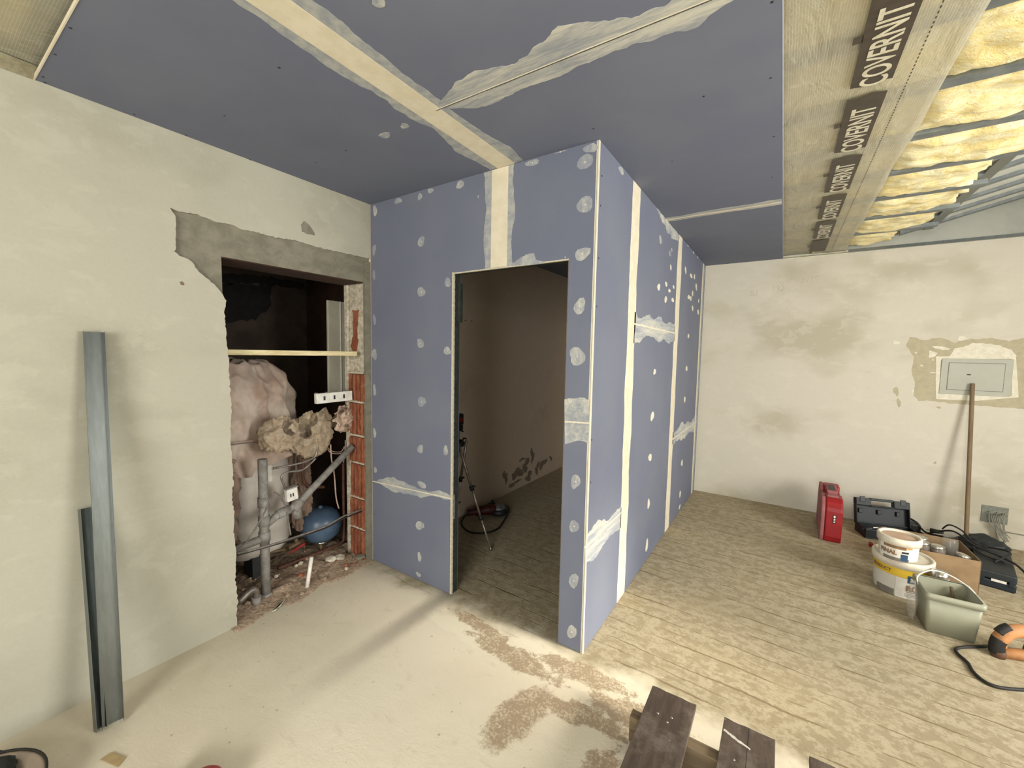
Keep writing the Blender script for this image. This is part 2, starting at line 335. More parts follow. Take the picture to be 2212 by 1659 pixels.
def ragged(pts, amp, step=.015, seed=0):   # add jagged points along an open polyline (list of 3-tuples)
    rr = random.Random(seed); out = []
    for a, b in zip(pts[:-1], pts[1:]):
        a = Vector(a); b = Vector(b); L = (b-a).length; n = max(1, int(L/step))
        for k in range(n):
            p = a.lerp(b, k/n)
            if k or out: p = p + Vector([(rr.random()-.5)*2*amp for _ in range(3)])
            out.append(p)
    out.append(Vector(pts[-1]))
    for k in range(3):      # keep flat outlines flat
        if max(p[k] for p in pts)-min(p[k] for p in pts) < 1e-4:
            for q in out: q[k] = pts[0][k]
    return out
AX = {'x': 0, 'y': 1, 'z': 2}
def lay(ax, v, u, w_):      # point on a wall plane from its two in-plane coordinates
    if ax == 'x': return Vector((v, u, w_))
    if ax == 'y': return Vector((u, v, w_))
    return Vector((u, w_, v))
def blob(ax, v, off, c, ru, rv, name, mat, parent, seed, n=22, rag=.2, ns=0):
    rr = random.Random(seed); n = ns or rr.choice((9, 11, 13)); pts = []; ph = rr.random()*6; tilt = rr.uniform(-.5, .5)
    ru *= .88; rv *= .88
    for k in range(n):
        th = 2*pi*k/n; q = 1 + rag*sin(2*th+ph)*.6 + rag*sin(3*th+ph*2)*.5 + rag*(rr.random()-.5)*.7
        a = q*cos(th); b = q*sin(th); pts.append(lay(ax, v, c[0]+ru*(a+tilt*.25*b), c[1]+rv*b))
    o = Vector((0,0,0)); o[AX[ax]] = off
    return MB().poly(pts, o).build(name, mat, parent, tri=True)
def strip(ax, v, off, p, q, wl, wr, name, mat, parent, seed=0, rag=0, taper=False):
    # band along p->q (in-plane coords) with ragged long edges
    rr = random.Random(seed); p = Vector(p); q = Vector(q); d = (q-p); L = d.length; d.normalize(); nrm = Vector((-d.y, d.x))
    n = max(2, int(L/.012)) if rag else 1; A_ = []; B_ = []
    for k in range(n+1):
        s_ = p + d*L*k/n; e = (min(1, .25+5*min(k/n, 1-k/n)) if taper else 1)
        ra = rag*(noise.noise(Vector((k*.05, seed*3.1, 0)))*1.5+.35*noise.noise(Vector((k*.23, seed*7.1, 0)))+rr.uniform(-.06,.06)) if rag else 0
        rb = rag*(noise.noise(Vector((k*.05, seed*5.3+40, 0)))*1.5+.35*noise.noise(Vector((k*.23, seed*9.7, 9)))+rr.uniform(-.06,.06)) if rag else 0
        A_.append(s_ + nrm*max(.002, (wl+ra)*e)); B_.append(s_ - nrm*max(.002, (wr+rb)*e))
    pts = [lay(ax, v, x.x, x.y) for x in A_ + B_[::-1]]
    o = Vector((0,0,0)); o[AX[ax]] = off
    return MB().poly(pts, o).build(name, mat, parent, tri=True)
def text(body, mat, size, M, parent, name='lettering', sx=1.0, bold=0.0, ext=.0003, align='LEFT'):
    cu = bpy.data.curves.new(name, 'FONT'); cu.body = body; cu.size = size; cu.extrude = ext; cu.offset = bold; cu.align_x = align
    o = bpy.data.objects.new(name, cu); C.objects.link(o)
    bpy.context.view_layer.update()
    me = bpy.data.meshes.new_from_object(o); bpy.data.objects.remove(o)
    me.transform(M @ Matrix.Diagonal((sx, 1, 1, 1))); me.materials.clear(); me.materials.append(mat)
    q = bpy.data.objects.new(name, me); C.objects.link(q); q.parent = parent; return q

# ------------------------------------------------------------------ the setting
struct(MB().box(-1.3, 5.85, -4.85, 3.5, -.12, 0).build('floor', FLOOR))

# left wall: core with the broken opening, plaster skin with its torn edge
Y0, Y1, ZT = -.93, -.045, 2.055
m = MB(); T0, T1 = -.25, -.02
m.box(T0, T1, -4.85, Y0, 0, 2.75); m.box(T0, T1, Y0, 0.0, ZT, 2.75); m.box(T0, T1, 0.0, D+.2, 0, 2.75)
wl = struct(m.build('wall_left', [CEMENT]))
edge = [(0,-0.92,-0.004),(0,-0.925,0.065),(0,-0.913,0.141),(0,-0.923,0.282),(0,-0.912,0.412),(0,-0.922,0.55),(0,-0.915,0.653),(0,-0.926,0.736),(0,-0.916,0.838),(0,-0.921,0.994),(0,-0.921,1.148),(0,-0.913,1.249),(0,-0.918,1.376),(0,-0.919,1.502),(0,-0.925,1.601),(0,-0.929,1.699),(0,-0.931,1.768),(0,-0.921,1.822),(0,-0.939,1.857),(0,-0.959,1.885),(0,-0.996,1.92),(0,-1.039,1.953),(0,-1.067,1.998),(0,-1.095,2.015),(0,-1.117,2.019),(0,-1.142,2.038),(0,-1.131,2.043),(0,-1.13,2.131),(0,-1.127,2.209),(0,-1.146,2.238),(0,-1.115,2.234),(0,-1.03,2.238),(0,-0.949,2.224),(0,-0.884,2.232),(0,-0.84,2.219),(0,-0.721,2.221),(0,-0.644,2.217),(0,-0.535,2.229),(0,-0.478,2.223),(0,-0.356,2.219),(0,-0.223,2.221),(0,-0.116,2.221),(0,-0.002,2.228)]
edge = ragged(edge, .0035, .012, 3)
edge[0].z = 0; edge[-1].y = 0
for e in edge: e.x = 0; e.z = max(0, e.z)
pts = [Vector((0, -4.85, 0))] + edge + [Vector((0, 0, 2.7)), Vector((0, -4.85, 2.7))]
MB().poly(pts, (-.02, 0, 0)).build('plaster_skin', PL_LEFT, wl, tri=True)
MB().box(-.02, 0, 0, D+.02, 0, 2.7).build('plaster_skin', m_plaster('lightened_inner_plaster', 'dcc9b4', 'c9b39e', 'e2d2bf', 5), wl)  # same wall plaster; missing cubicle light put into a paler, browner colour
for i, (px) in enumerate([[(0,-0.505,2.33),(0,-0.484,2.357),(0,-0.452,2.338),(0,-0.428,2.313),(0,-0.417,2.288),(0,-0.465,2.282),(0,-0.5,2.29)], [(0,-1.121,1.891),(0,-1.112,1.895),(0,-1.103,1.885),(0,-1.107,1.878),(0,-1.12,1.88)]]):
    MB().poly(ragged(px+[px[0]], .002, .01, i)[:-1], (.0015,0,0)).build('plaster_hole', CEMENT if i == 0 else RAWWOOD, wl, tri=True)
# flaking plaster at the foot of the wall inside the cubicle
for i, (a, b, c_, d_) in enumerate([(1.767,0.203,0.046,0.074),(2.015,0.186,0.1,0.078),(2.187,0.241,0.085,0.069),(2.347,0.321,0.056,0.076),(2.269,0.08,0.088,0.053),(2.61,0.165,0.086,0.061),(2.469,0.137,0.059,0.072),(1.94,0.079,0.118,0.027),(2.834,0.191,0.04,0.032),(2.111,0.33,0.051,0.022),(1.057,1.871,0.013,0.008),(1.146,1.873,0.01,0.009)]):
    blob('x', 0, .001, (a, b), c_, d_, 'flaked_patch', DAMP, wl, 50+i, rag=.6, ns=30)
# back wall
wb = struct(MB().box(-.25, 5.85, D, D+.2, 0, 2.612).build('wall_back', PL_BACK))
pp = [(3.45,3.225,1.787),(3.553,3.225,1.757),(3.646,3.225,1.786),(3.736,3.225,1.737),(3.845,3.225,1.769),(3.953,3.225,1.776),(4.06,3.225,1.745),(4.146,3.225,1.783),(4.19,3.225,1.185),(4.1,3.225,1.196),(3.941,3.225,1.198),(3.773,3.225,1.2),(3.626,3.225,1.213),(3.551,3.225,1.207),(3.506,3.225,1.272),(3.519,3.225,1.358),(3.48,3.225,1.483),(3.49,3.225,1.61),(3.427,3.225,1.715)]
for q in pp: q = q
MB().poly(ragged([(x, D, z) for x, y, z in pp]+[(pp[0][0], D, pp[0][2])], .006, .02, 5)[:-1], (0, -.0012, 0)).build('old_patch', OLDPATCH, wb, tri=True)
def ring(o_, i_, nm, mat, off, seed):
    m = MB(); n = len(o_)
    for k in range(n):
        a, b, c_, d_ = o_[k], o_[(k+1) % n], i_[(k+1) % n], i_[k]; m.poly([a, b, c_, d_], (0, -off, 0))
    return m.build(nm, mat, wb)
pr = [(3.634,3.226,1.613),(3.856,3.226,1.626),(4.104,3.226,1.638),(4.125,3.226,1.462),(4.145,3.226,1.285),(3.911,3.226,1.236),(3.66,3.226,1.232),(3.645,3.226,1.415)]
pi_ = [(3.666,3.226,1.585),(3.858,3.226,1.594),(4.084,3.226,1.603),(4.097,3.226,1.449),(4.106,3.226,1.294),(3.907,3.226,1.292),(3.68,3.226,1.284),(3.671,3.226,1.429)]
ring(pr, pi_, 'fresh_filler_border', FRESH, .0026, 1)
for i, q in enumerate([[(3.716,3.226,1.615),(3.745,3.226,1.688),(3.795,3.226,1.697),(3.848,3.226,1.733),(3.957,3.226,1.729),(4.011,3.226,1.71),(4.078,3.226,1.676),(4.107,3.226,1.63),(4.07,3.226,1.614),(3.912,3.226,1.611)], [(3.601,3.226,1.704),(3.652,3.226,1.704),(3.717,3.226,1.684),(3.706,3.226,1.668),(3.624,3.226,1.683)], [(3.583,3.226,1.666),(3.641,3.226,1.646),(3.634,3.226,1.613),(3.593,3.226,1.604)], [(3.761,3.226,1.789),(3.794,3.226,1.793),(3.823,3.226,1.773),(3.78,3.226,1.753),(3.757,3.226,1.765)]]):
    MB().poly(ragged(q+[q[0]], .004, .015, 9+i)[:-1], (0, -.002, 0)).build('fresh_filler_patch', FRESH, wb, tri=True)
for i, (a, b, c_, d_) in enumerate([(3.616,1.584,0.006,0.012),(3.547,1.528,0.012,0.009),(3.505,1.378,0.006,0.017),(3.505,1.293,0.009,0.025),(3.624,1.468,0.018,0.006),(3.5,1.644,0.009,0.009),(3.683,1.251,0.014,0.012),(3.813,1.248,0.022,0.006),(3.418,1.179,0.016,0.039),(3.392,1.286,0.019,0.051),(3.683,1.159,0.018,0.012),(3.694,0.655,0.012,0.013),(3.359,1.737,0.032,0.017),(4.125,1.392,0.01,0.054)]):
    blob('y', D, -.0018, (a, b), c_, d_, 'filler_fleck', FRESH if i < 8 or i > 11 else OLDPATCH, wb, 90+i, rag=.4)
# pencilled figures on the back wall
PENCIL = M_simple('pencil', 'a19c8a', '999482', .9)
for body, q in (('83', (2.159,3.226,2.233)), ('192', (2.351,3.226,2.269)), ('2x35', (2.595,3.226,2.337))):
    text(body, PENCIL, .085, Matrix.Translation((q[0], D-.0006, q[2])) @ Matrix.Rotation(rad(90), 4, 'X'), wb, 'pencil_note', .9, -.0028)
# walls behind and beside the photographer, with their window openings
m = MB(); m.box(5.6, 5.85, -4.85, -4.1, 0, 2.75); m.box(5.6, 5.85, -2.5, -.6, 0, 2.75); m.box(5.6, 5.85, 1.1, D, 0, 2.75)
m.box(5.6, 5.85, -4.1, -2.5, 2.3, 2.75); m.box(5.6, 5.85, -4.1, -2.5, 0, .3); m.box(5.6, 5.85, -.6, 1.1, 2.3, 2.75); m.box(5.6, 5.85, -.6, 1.1, 0, .7); struct(m.build('wall_right', PL_BACK))
m = MB(); m.box(-.25, 1.6, -4.85, -4.6, 0, 2.75); m.box(3.6, 5.6, -4.85, -4.6, 0, 2.75); m.box(1.6, 3.6, -4.85, -4.6, 2.3, 2.75); m.box(1.6, 3.6, -4.85, -4.6, 0, .4); struct(m.build('wall_rear', PL_BACK))
# roof deck added above everything to block light
struct(MB().box(-1.5, 5.85, -4.85, D+.2, 3.35, 3.45).build('ceiling_light_block', STEEL_D))
for nm, b in (('wall_upper_left', (-.25, -.02, -4.85, D+.2)), ('wall_upper_right', (5.6, 5.85, -4.85, D+.2)), ('wall_upper_rear', (-.25, 5.85, -4.85, -4.6)), ('wall_upper_back', (-.25, 5.85, D, D+.2))):
    struct(MB().box(*b, 2.75 if 'back' not in nm else 2.612, 3.35).build(nm, PL_BACK if 'back' not in nm else M_simple('pale_grey_sheet', 'a4a69d', '94968e', .6, ns=3)))
# suspended blue ceiling
ce = MB().box(.002, XC, YA, D-.002, H, H+.0125).build('ceiling', BOARD); struct(ce)
MB().box(.002, XC, YA-.004, YA, H-.002, H+.0125).build('board_edge', TAPE, ce)
MB().box(XC, XC+.003, YA, D-.002, H-.0005, H+.0125).build('board_edge', M_simple('board_edge_paper', 'a9adc0', '9fa3b8', .7), ce)
strip('z', H, -.0006, (1.165, YA+.002), (1.165, -.005), .105, .105, 'thin_filler_band', GREYEDGE, ce, 2, .028)
strip('z', H, -.0012, (1.165, YA+.002), (1.165, -.002), .057, .057, 'joint_tape', TAPE, ce, 3)
strip('z', H, -.0008, (1.24, -.595), (2.36, -.57), .10, .075, 'filler_smear', WASHX, ce, 6, .045, True)
strip('z', H, -.0016, (1.20, -.588), (2.34, -.566), .003, .003, 'joint_line', TAPE, ce, 7)
strip('z', H, -.0019, (1.20, -.5845), (2.34, -.5625), .0012, .0012, 'joint_crack', OPENJOINT, ce, 8)
strip('z', H, -.0008, (1.705, 1.36), (XC-.004, 1.36), .055, .045, 'filler_smear', WASHX, ce, 9, .02)
strip('z', H, -.0016, (1.705, 1.362), (XC-.006, 1.362), .02, .003, 'joint_line', TAPE, ce, 10, .003)
for i, (a, b, c_, d_) in enumerate([(0.846,-0.566,0.04,0.019),(0.99,-0.572,0.026,0.013),(1.437,-1.072,0.023,0.013)]):
    blob('z', H, -.001, (a, b), max(c_, .022), max(d_, .022), 'screw_filler', DAB, ce, 20+i)
for i, (x, y, z) in enumerate([(0.502,-1.545,2.6),(0.278,-1.546,2.6),(0.056,-1.543,2.6),(0.012,-1.532,2.6),(0.028,-1.27,2.6),(0.012,-1.075,2.6),(0.365,-1.05,2.6),(0.894,-1.083,2.6),(0.288,-0.575,2.6),(0.551,-0.572,2.6),(0.004,-0.785,2.6),(-0.018,-0.559,2.6),(0.005,-0.304,2.6),(2.174,-0.095,2.6),(2.398,-0.084,2.6),(2.401,0.397,2.6),(1.947,0.407,2.6),(1.714,-0.102,2.6),(2.384,0.902,2.6),(2.41,-0.462,2.6)]):
    MB().lathe([(0, -.0008), (.0045, -.0008), (.0045, 0)], 10, (x, max(y, YA+.012), H)).build('screw_head', BLACK_P, ce)

# front of the cubicle (boards, with the door opening) and its side
DX0, DX1, DZ = .775, 1.56, 2.053
m = MB(); m.box(.004, DX0, 0, .0125, .004, H-.001); m.box(DX1, W, 0, .0125, .004, H-.001); m.box(DX0, DX1, 0, .0125, DZ, H-.001)
wf = struct(m.build('wall_front', BOARD))
m = MB(); m.box(W-.0125, W, .0125, D-.001, .003, H-.001); ws = struct(m.build('wall_cubicle', BOARD))
MB().box(W-.09, W-.0775, .09, D-.001, .003, H-.001).build('inner_board', BOARD, ws)
MB().box(.004, DX0, .0625, .075, .004, H-.001).box(DX0, DX1, .0625, .075, DZ+.01, H-.001).box(DX1, W-.08, .0625, .075, .004, H-.001).build('inner_board', BOARD, wf)
# cut edges, studs and mesh tape at the door
MB().box(DX0-.001, DX0+.011, -.0008, .0125, .004, DZ+.006).build('cut_edge', EDGEP, wf)
MB().box(DX0, DX1, -.0006, .0125, DZ-.004, DZ+.003).build('cut_edge', EDGEP, wf)
MB().box(DX1-.003, DX1, -.0004, .0125, .004, DZ).build('cut_edge', M_simple('dark_cut_edge', '6f6250', '5c5142', .9), wf)
m = MB(); m.box(DX0-.03, DX0+.006, .0125, .0625, .0, DZ)
stud = m.build('metal_stud', STUD, wf)
m = MB()
for k in range(46): m.box(DX0+.006, DX0+.0075, .016, .021, .03+k*.044, .03+k*.044+.03)
m.build('stud_slots', STEEL_D, stud)
MB().box(DX0+.006, DX0+.0075, .0125, .028, .50, .66).build('mesh_tape', M_simple('white_mesh_tape', 'b9b8ae', '8b8b84', .8, ns=200), wf)
MB().box(DX0+.006, DX0+.022, .05, .075, 1.76, 2.0).build('bracket', STUD, wf)
MB().box(DX1, DX1+.03, .0125, .0625, .0, DZ).build('metal_stud', STUD, wf)
MB().box(DX0-.03, DX1+.03, .0125, .0625, DZ, DZ+.04).build('metal_stud', STUD, wf)
# front joints
strip('y', 0, -.0006, (1.123, DZ+.004), (1.123, H-.002), .105, .105, 'thin_filler_band', GREYEDGE, wf, 12, .02)
strip('y', 0, -.0012, (1.123, DZ+.004), (1.123, H-.002), .056, .056, 'joint_tape', TAPE, wf, 13)
strip('y', 0, -.0007, (.06, .612), (.772, .640), .045, .04, 'filler_smear', WASHX, wf, 14, .035, True)
strip('y', 0, -.0014, (.006, .606), (.775, .640), .0035, .0035, 'joint_line', TAPE, wf, 15)
strip('y', 0, -.0007, (1.562, 1.222), (1.699, 1.228), .10, .13, 'filler_smear', WASH, wf, 16, .04)
strip('y', 0, -.0014, (1.562, 1.221), (1.699, 1.228), .004, .004, 'joint_line', TAPE, wf, 17)
pg = [(1.189,0,2.058),(1.231,0,2.074),(1.27,0,2.094),(1.314,0,2.107),(1.355,0,2.109),(1.364,0,2.074),(1.429,0,2.051),(1.345,0,2.047)]
MB().poly(ragged(pg+[pg[0]], .002, .01, 4)[:-1], (0, -.0008, 0)).build('filler_smear', DAB, wf, tri=True)
for i, (a, b, c_, d_) in enumerate([(0.508,2.278,0.038,0.035),(0.508,1.958,0.047,0.032),(0.501,1.625,0.039,0.033),(0.514,1.24,0.043,0.04),(0.502,0.921,0.035,0.031),(0.516,0.679,0.044,0.025),(0.499,0.393,0.045,0.039),(0.495,0.17,0.022,0.036),(0.486,0.042,0.027,0.017),(0.052,2.55,0.025,0.041),(0.039,2.282,0.02,0.042),(0.037,2.108,0.015,0.042),(0.039,1.795,0.02,0.039),(0.036,1.547,0.031,0.047),(0.034,1.286,0.021,0.044),(0.03,0.972,0.021,0.041),(0.038,0.697,0.021,0.024),(0.29,2.573,0.037,0.024),(0.494,2.561,0.021,0.026),(0.588,2.58,0.032,0.02),(0.832,2.567,0.039,0.024),(1.331,2.577,0.048,0.026),(1.494,2.593,0.039,0.018),(1.659,2.57,0.041,0.029),(1.632,2.512,0.054,0.037),(1.639,2.308,0.051,0.042),(1.633,2.072,0.045,0.036),(1.626,1.815,0.038,0.044),(1.622,1.562,0.053,0.047),(1.633,0.915,0.028,0.048),(1.633,0.676,0.028,0.042),(1.64,0.381,0.031,0.045),(1.638,0.098,0.029,0.046),(0.737,2.002,0.031,0.031),(0.737,1.579,0.031,0.032),(0.731,0.945,0.024,0.036),(1.539,2.065,0.005,0.007),(0.97,2.472,0.005,0.011)]):
    ww = d_
    o = blob('y', 0, -.0008, (a, b), min(c_, W-.004-a, max(a-.006, .006)), min(d_, H-.004-b), 'screw_filler', DAB, wf, 200+i, rag=.2)
    if i in (0,1,2,3,6,21,22,24,25,26,27,28,29,30,31,32):
        MB().lathe([(0, 0), (.0045, 0), (.0045, -.0016)], 8, (0,0,0), M=Matrix.Translation((a, -.0012, b)) @ Matrix.Rotation(rad(90), 4, 'X')).build('screw_dimple', TAPE, o)
for i, (x, y, z) in enumerate([(0.021,0,0.6),(0.019,0,0.36),(0.017,0,0.192),(0.015,0,0.037)]):
    MB().box(x-.003, x+.003, -.0008, 0, z-.003, z+.003).build('screw_head', BLACK_P, wf)
# corner bead
MB().box(W-.0045, W+.001, -.0012, 0, .0, H-.002).box(W, W+.0012, -.001, .006, 0, H-.002).build('corner_bead', TAPE, wf)
MB().box(W+.0001, W+.0008, .006, .014, 0, H-.002).box(W-.012, W-.007, -.0003, 0, 0, H-.002).build('bead_filler', FRESH, wf)
# side joints
for (y, w_) in ((.605, .052), (1.87, .055)):
    strip('x', W, .0007, (y, .004), (y, H-.003), w_+.022, w_+.022, 'thin_filler_band', FRESH, ws, int(y*10), .012)
    strip('x', W, .0013, (y, .004), (y, H-.003), w_, w_, 'joint_tape', TAPE, ws, 30)
strip('x', W, .0007, (3.12, .004), (3.12, H-.003), .06, .06, 'thin_filler_band', GREYEDGE, ws, 32, .01)
strip('x', W, .0013, (3.07, .004), (3.07, H-.003), .03, .03, 'joint_tape', TAPE, ws, 33)
for (a, b, z, u, l, s_) in ((.66, 1.81, 1.77, .07, .08, 1), (1.93, 3.03, .825, .07, .09, 2), (.01, .55, .59, .05, .09, 3)):
    strip('x', W, .0007, (a, z), (b, z), u, l, 'filler_smear', WASHY, ws, 40+s_, .045)
    strip('x', W, .0015, (a-.03, z), (b+.03, z), .005, .005, 'joint_line', TAPE, ws, 43)
pg = [(1.703,1.033,2.601),(1.703,1.152,2.573),(1.703,1.225,2.544),(1.703,1.323,2.547),(1.703,1.389,2.509),(1.703,1.509,2.528),(1.703,1.53,2.501),(1.703,1.796,2.546),(1.703,1.86,2.592),(1.703,1.43,2.606)]
pg = [(x, y, min(z, H-.003)) for x, y, z in pg]
MB().poly(ragged(pg+[pg[0]], .004, .02, 4)[:-1], (.001, 0, 0)).build('filler_smear', WASH, ws, tri=True)
for i, (a, b, c_, d_) in enumerate([(0.319,2.574,0.044,0.028),(0.938,2.596,0.044,0.02),(1.208,2.415,0.051,0.032),(1.508,2.378,0.045,0.028),(1.564,2.419,0.031,0.017),(1.56,2.28,0.032,0.025),(1.215,2.077,0.052,0.026),(1.434,2.13,0.044,0.02),(1.55,2.096,0.046,0.018),(1.689,2.145,0.034,0.018),(1.441,2.013,0.044,0.031),(1.678,2.037,0.05,0.022),(1.204,1.454,0.039,0.027),(1.195,1.122,0.053,0.043),(1.181,0.811,0.054,0.036),(1.2,0.449,0.041,0.042),(1.2,0.121,0.041,0.054),(2.189,2.591,0.042,0.02),(2.471,2.588,0.047,0.025),(2.706,2.59,0.052,0.022),(2.139,2.36,0.041,0.036),(2.413,2.355,0.069,0.025),(2.583,2.374,0.05,0.026),(2.53,2.201,0.048,0.027),(2.352,2.143,0.068,0.026),(2.448,2.141,0.047,0.026),(2.713,2.291,0.052,0.041),(2.89,2.169,0.042,0.024),(2.57,2.059,0.05,0.031),(2.897,2.052,0.056,0.034),(2.426,1.773,0.047,0.027),(2.415,1.453,0.047,0.032),(2.401,1.145,0.047,0.037),(2.422,0.5,0.048,0.041),(2.407,0.183,0.048,0.041),(2.417,0.046,0.048,0.026)]):
    blob('x', W, .0009, (a, b), max(.01, c_*.95), min(max(.012, d_), H-.004-b), 'screw_filler', DAB if i < 5 else FRESH, ws, 300+i)
for (x, y, z) in [(1.703,0.045,2.447),(1.703,0.04,2.304),(1.703,0.039,2.05),(1.703,0.036,1.813),(1.703,0.028,1.139),(1.703,0.034,0.915)]:
    MB().box(W, W+.001, y-.004, y+.004, z-.004, z+.004).build('screw_head', BLACK_P, ws)

# ------------------------------------------------------------------ unfinished roof zone on the right: profiles, wool, film
YP = [-2.0, -1.53, -.5+.03, -.03, .42, .89, 1.36, 1.83, 2.30, 2.77]
for i, y in enumerate(YP):
    m = MB(); x1 = 5.55 if y < 1.5 else 3.47
    m.box(.02, x1, y-.03, y+.03, 2.655, 2.6565); m.box(.02, x1, y-.03, y-.0285, 2.6565, 2.682); m.box(.02, x1, y+.0285, y+.03, 2.6565, 2.682)
    m.box(.02, x1, y-.03, y-.02, 2.682, 2.6835); m.box(.02, x1, y+.02, y+.03, 2.682, 2.6835)
    lab = ['crossing above the camera', 'at the edge of the blue ceiling boards', 'over the blue boards near the photographer'][i] if i < 3 else ['at top right corner of the photo, nearest visible', 'second in depth across the yellow wool', 'third in depth across the yellow wool', 'fourth in depth, below the longest wool slab', 'fifth in depth across the yellow wool', 'sixth in depth, close to the back wall', 'seventh in depth, last before the back wall'][i-3]
    tag(m.build('ceiling_profile', STEEL_D), 'galvanised ceiling profile ' + lab, 'metal profile', 'ceiling profiles carrying the wool')
m = MB()
m.box(3.47, 3.53, -4.5, D-.02, 2.735, 2.737).box(3.47, 3.472, -4.5, D-.02, 2.737, 2.77).box(3.528, 3.53, -4.5, D-.02, 2.737, 2.77)
tag(m.build('main_profile', STEEL), 'galvanised main profile running towards the back wall beyond the wool edge', 'metal profile')
# wall angle along the back wall
tag(MB().box(2.44, 5.55, D-.03, D-.001, 2.60, 2.6015).box(2.44, 5.55, D-.003, D-.001, 2.6, 2.63).build('wall_angle_profile', STEEL), 'thin steel perimeter angle along the top of the back wall', 'metal profile')
def wool_slab(x0, x1, y0, y1, seed, name='insulation_slab', zb=2.665):
    nx, ny = int((x1-x0)/.025), int((y1-y0)/.025); vs = []; fs = []
    for lv in (0, 1):
        for i in range(nx+1):
            for j in range(ny+1):
                x = x0+(x1-x0)*i/nx; y = y0+(y1-y0)*j/ny
                e = min(1, 6*min(i/nx, 1-i/nx, j/ny, 1-j/ny)+.15)
                q = noise.fractal(Vector((x*4.0, y*6, seed)), .8, 2.2, 4)*.02 + noise.noise(Vector((x*18, y*22, seed+4)))*.010 - abs(noise.noise(Vector((x*5, y*13, seed+8))))*.03+.01
                jx = noise.noise(Vector((y*14, seed, 3)))*.05 if i in (0, nx) else 0
                z = zb + .01 - .03*e + q if lv == 0 else zb+.14
                if lv == 0 and x < 3.0: z = max(z, 2.652+.03*min(1, max(0, (2.97-x)*20)))
                vs.append((x+jx, y, z))
    n1 = (nx+1)*(ny+1); I = lambda i, j, l: l*n1+i*(ny+1)+j
    for i in range(nx):
        for j in range(ny):
            fs.append((I(i,j,0), I(i+1,j,0), I(i+1,j+1,0), I(i,j+1,0))); fs.append((I(i,j,1), I(i,j+1,1), I(i+1,j+1,1), I(i+1,j,1)))
    for i in range(nx): fs += [(I(i,0,0), I(i,0,1), I(i+1,0,1), I(i+1,0,0)), (I(i,ny,0), I(i+1,ny,0), I(i+1,ny,1), I(i,ny,1))]
    for j in range(ny): fs += [(I(0,j,0), I(0,j+1,0), I(0,j+1,1), I(0,j,1)), (I(nx,j,0), I(nx,j,1), I(nx,j+1,1), I(nx,j+1,0))]
    return MB().add(vs, fs, 0, True).build(name, WOOL)
wl_lab = ['pale yellow glass wool slab in the top right corner of the photo', 'yellow glass wool slab between the first two visible profiles', 'golden torn glass wool slab bulging between second and third profiles', 'golden glass wool slab with a brown torn edge, between third and fourth profiles',
          'yellow glass wool slab past the fourth profile with a ragged end', 'greenish yellow glass wool slab near the back wall', 'glass wool slab second from the back wall', 'brownish glass wool slab tucked against the back wall']
ws_ = [(-.47, -.045, 4.4), (-.015, .405, 4.4), (.435, .875, 4.3), (.905, 1.345, 3.62), (1.375, 1.815, 3.40), (1.845, 2.285, 3.40), (2.315, 2.755, 3.38), (2.785, 3.20, 3.25)]
for i, (a, b, xe) in enumerate(ws_):
    tag(wool_slab(2.20, xe, a, b, i*3.7), wl_lab[i], 'insulation', 'glass wool slabs between ceiling profiles')
tag(wool_slab(.05, 2.3, -2.4, -1.60, 40), 'golden glass wool slab behind the film at the top left of the photo', 'insulation', 'glass wool slabs between ceiling profiles')
# old sloping roof panels beyond the wool edge
rt = thing('roof_panel', 'pale grey metal roof sheet with raised ribs seen beyond the torn wool edge', 'roof panel', (0,0,0))
m = MB(); z0 = 2.66; sl = .27
def zs(x): return z0+.05+(x-3.3)*sl
m.poly([(3.3, .2, zs(3.3)), (5.55, .2, zs(5.55)), (5.55, D-.02, zs(5.55)), (3.3, D-.02, zs(3.3))], (0,0,.02)); m.build('sheet', M_simple('pale_roof_sheet', 'cfd1c8', 'b9bbb2', .6, ns=4), rt)
for k in range(7):
    y = D-.12-k*.30
    MB().poly([(3.3, y-.03, zs(3.3)), (5.5, y-.03, zs(5.5)), (5.5, y+.03, zs(5.5)), (3.3, y+.03, zs(3.3))], (0,0,-.022)).build('rib', STEEL_D, rt)
# vapour barrier film: right strip and upper left
def film(name, x0, x1, y0, y1, z, lab, seed, wavy='x'):
    nx, ny = max(2, int((x1-x0)/.03)), max(2, int((y1-y0)/.04)); vs = []; fs = []
    for i in range(nx+1):
        for j in range(ny+1):
            x = x0+(x1-x0)*i/nx; y = y0+(y1-y0)*j/ny
            ex = noise.noise(Vector((y*2.1, seed, 0)))*.015 if i == nx else 0
            zz = z + noise.noise(Vector((x*4, y*1.6, seed)))*.006 + noise.noise(Vector((x*14, y*5, seed)))*.0025
            if abs(y-D) < .12 and x > XC+.2: zz -= .012
            vs.append((x+ex, y, zz))
    for i in range(nx):
        for j in range(ny): a = i*(ny+1)+j; fs.append((a, a+1, a+ny+2, a+ny+1))
    o = MB().add(vs, fs, 0, True).build(name, FILM); so = o.modifiers.new('s', 'SOLIDIFY'); so.thickness = .0006; return tag(o, lab, 'film')
fr = film('vapour_barrier_film', XC-.06, 2.945, -2.2, D-.006, 2.632, 'translucent reinforced film strip printed with dark lettering boxes beside the blue ceiling', 2)
film('vapour_barrier_film', .01, 2.2, -2.4, YA+.05, 2.634, 'yellowish translucent film over wool at the top left corner of the photo', 5)
ZF = 2.6215
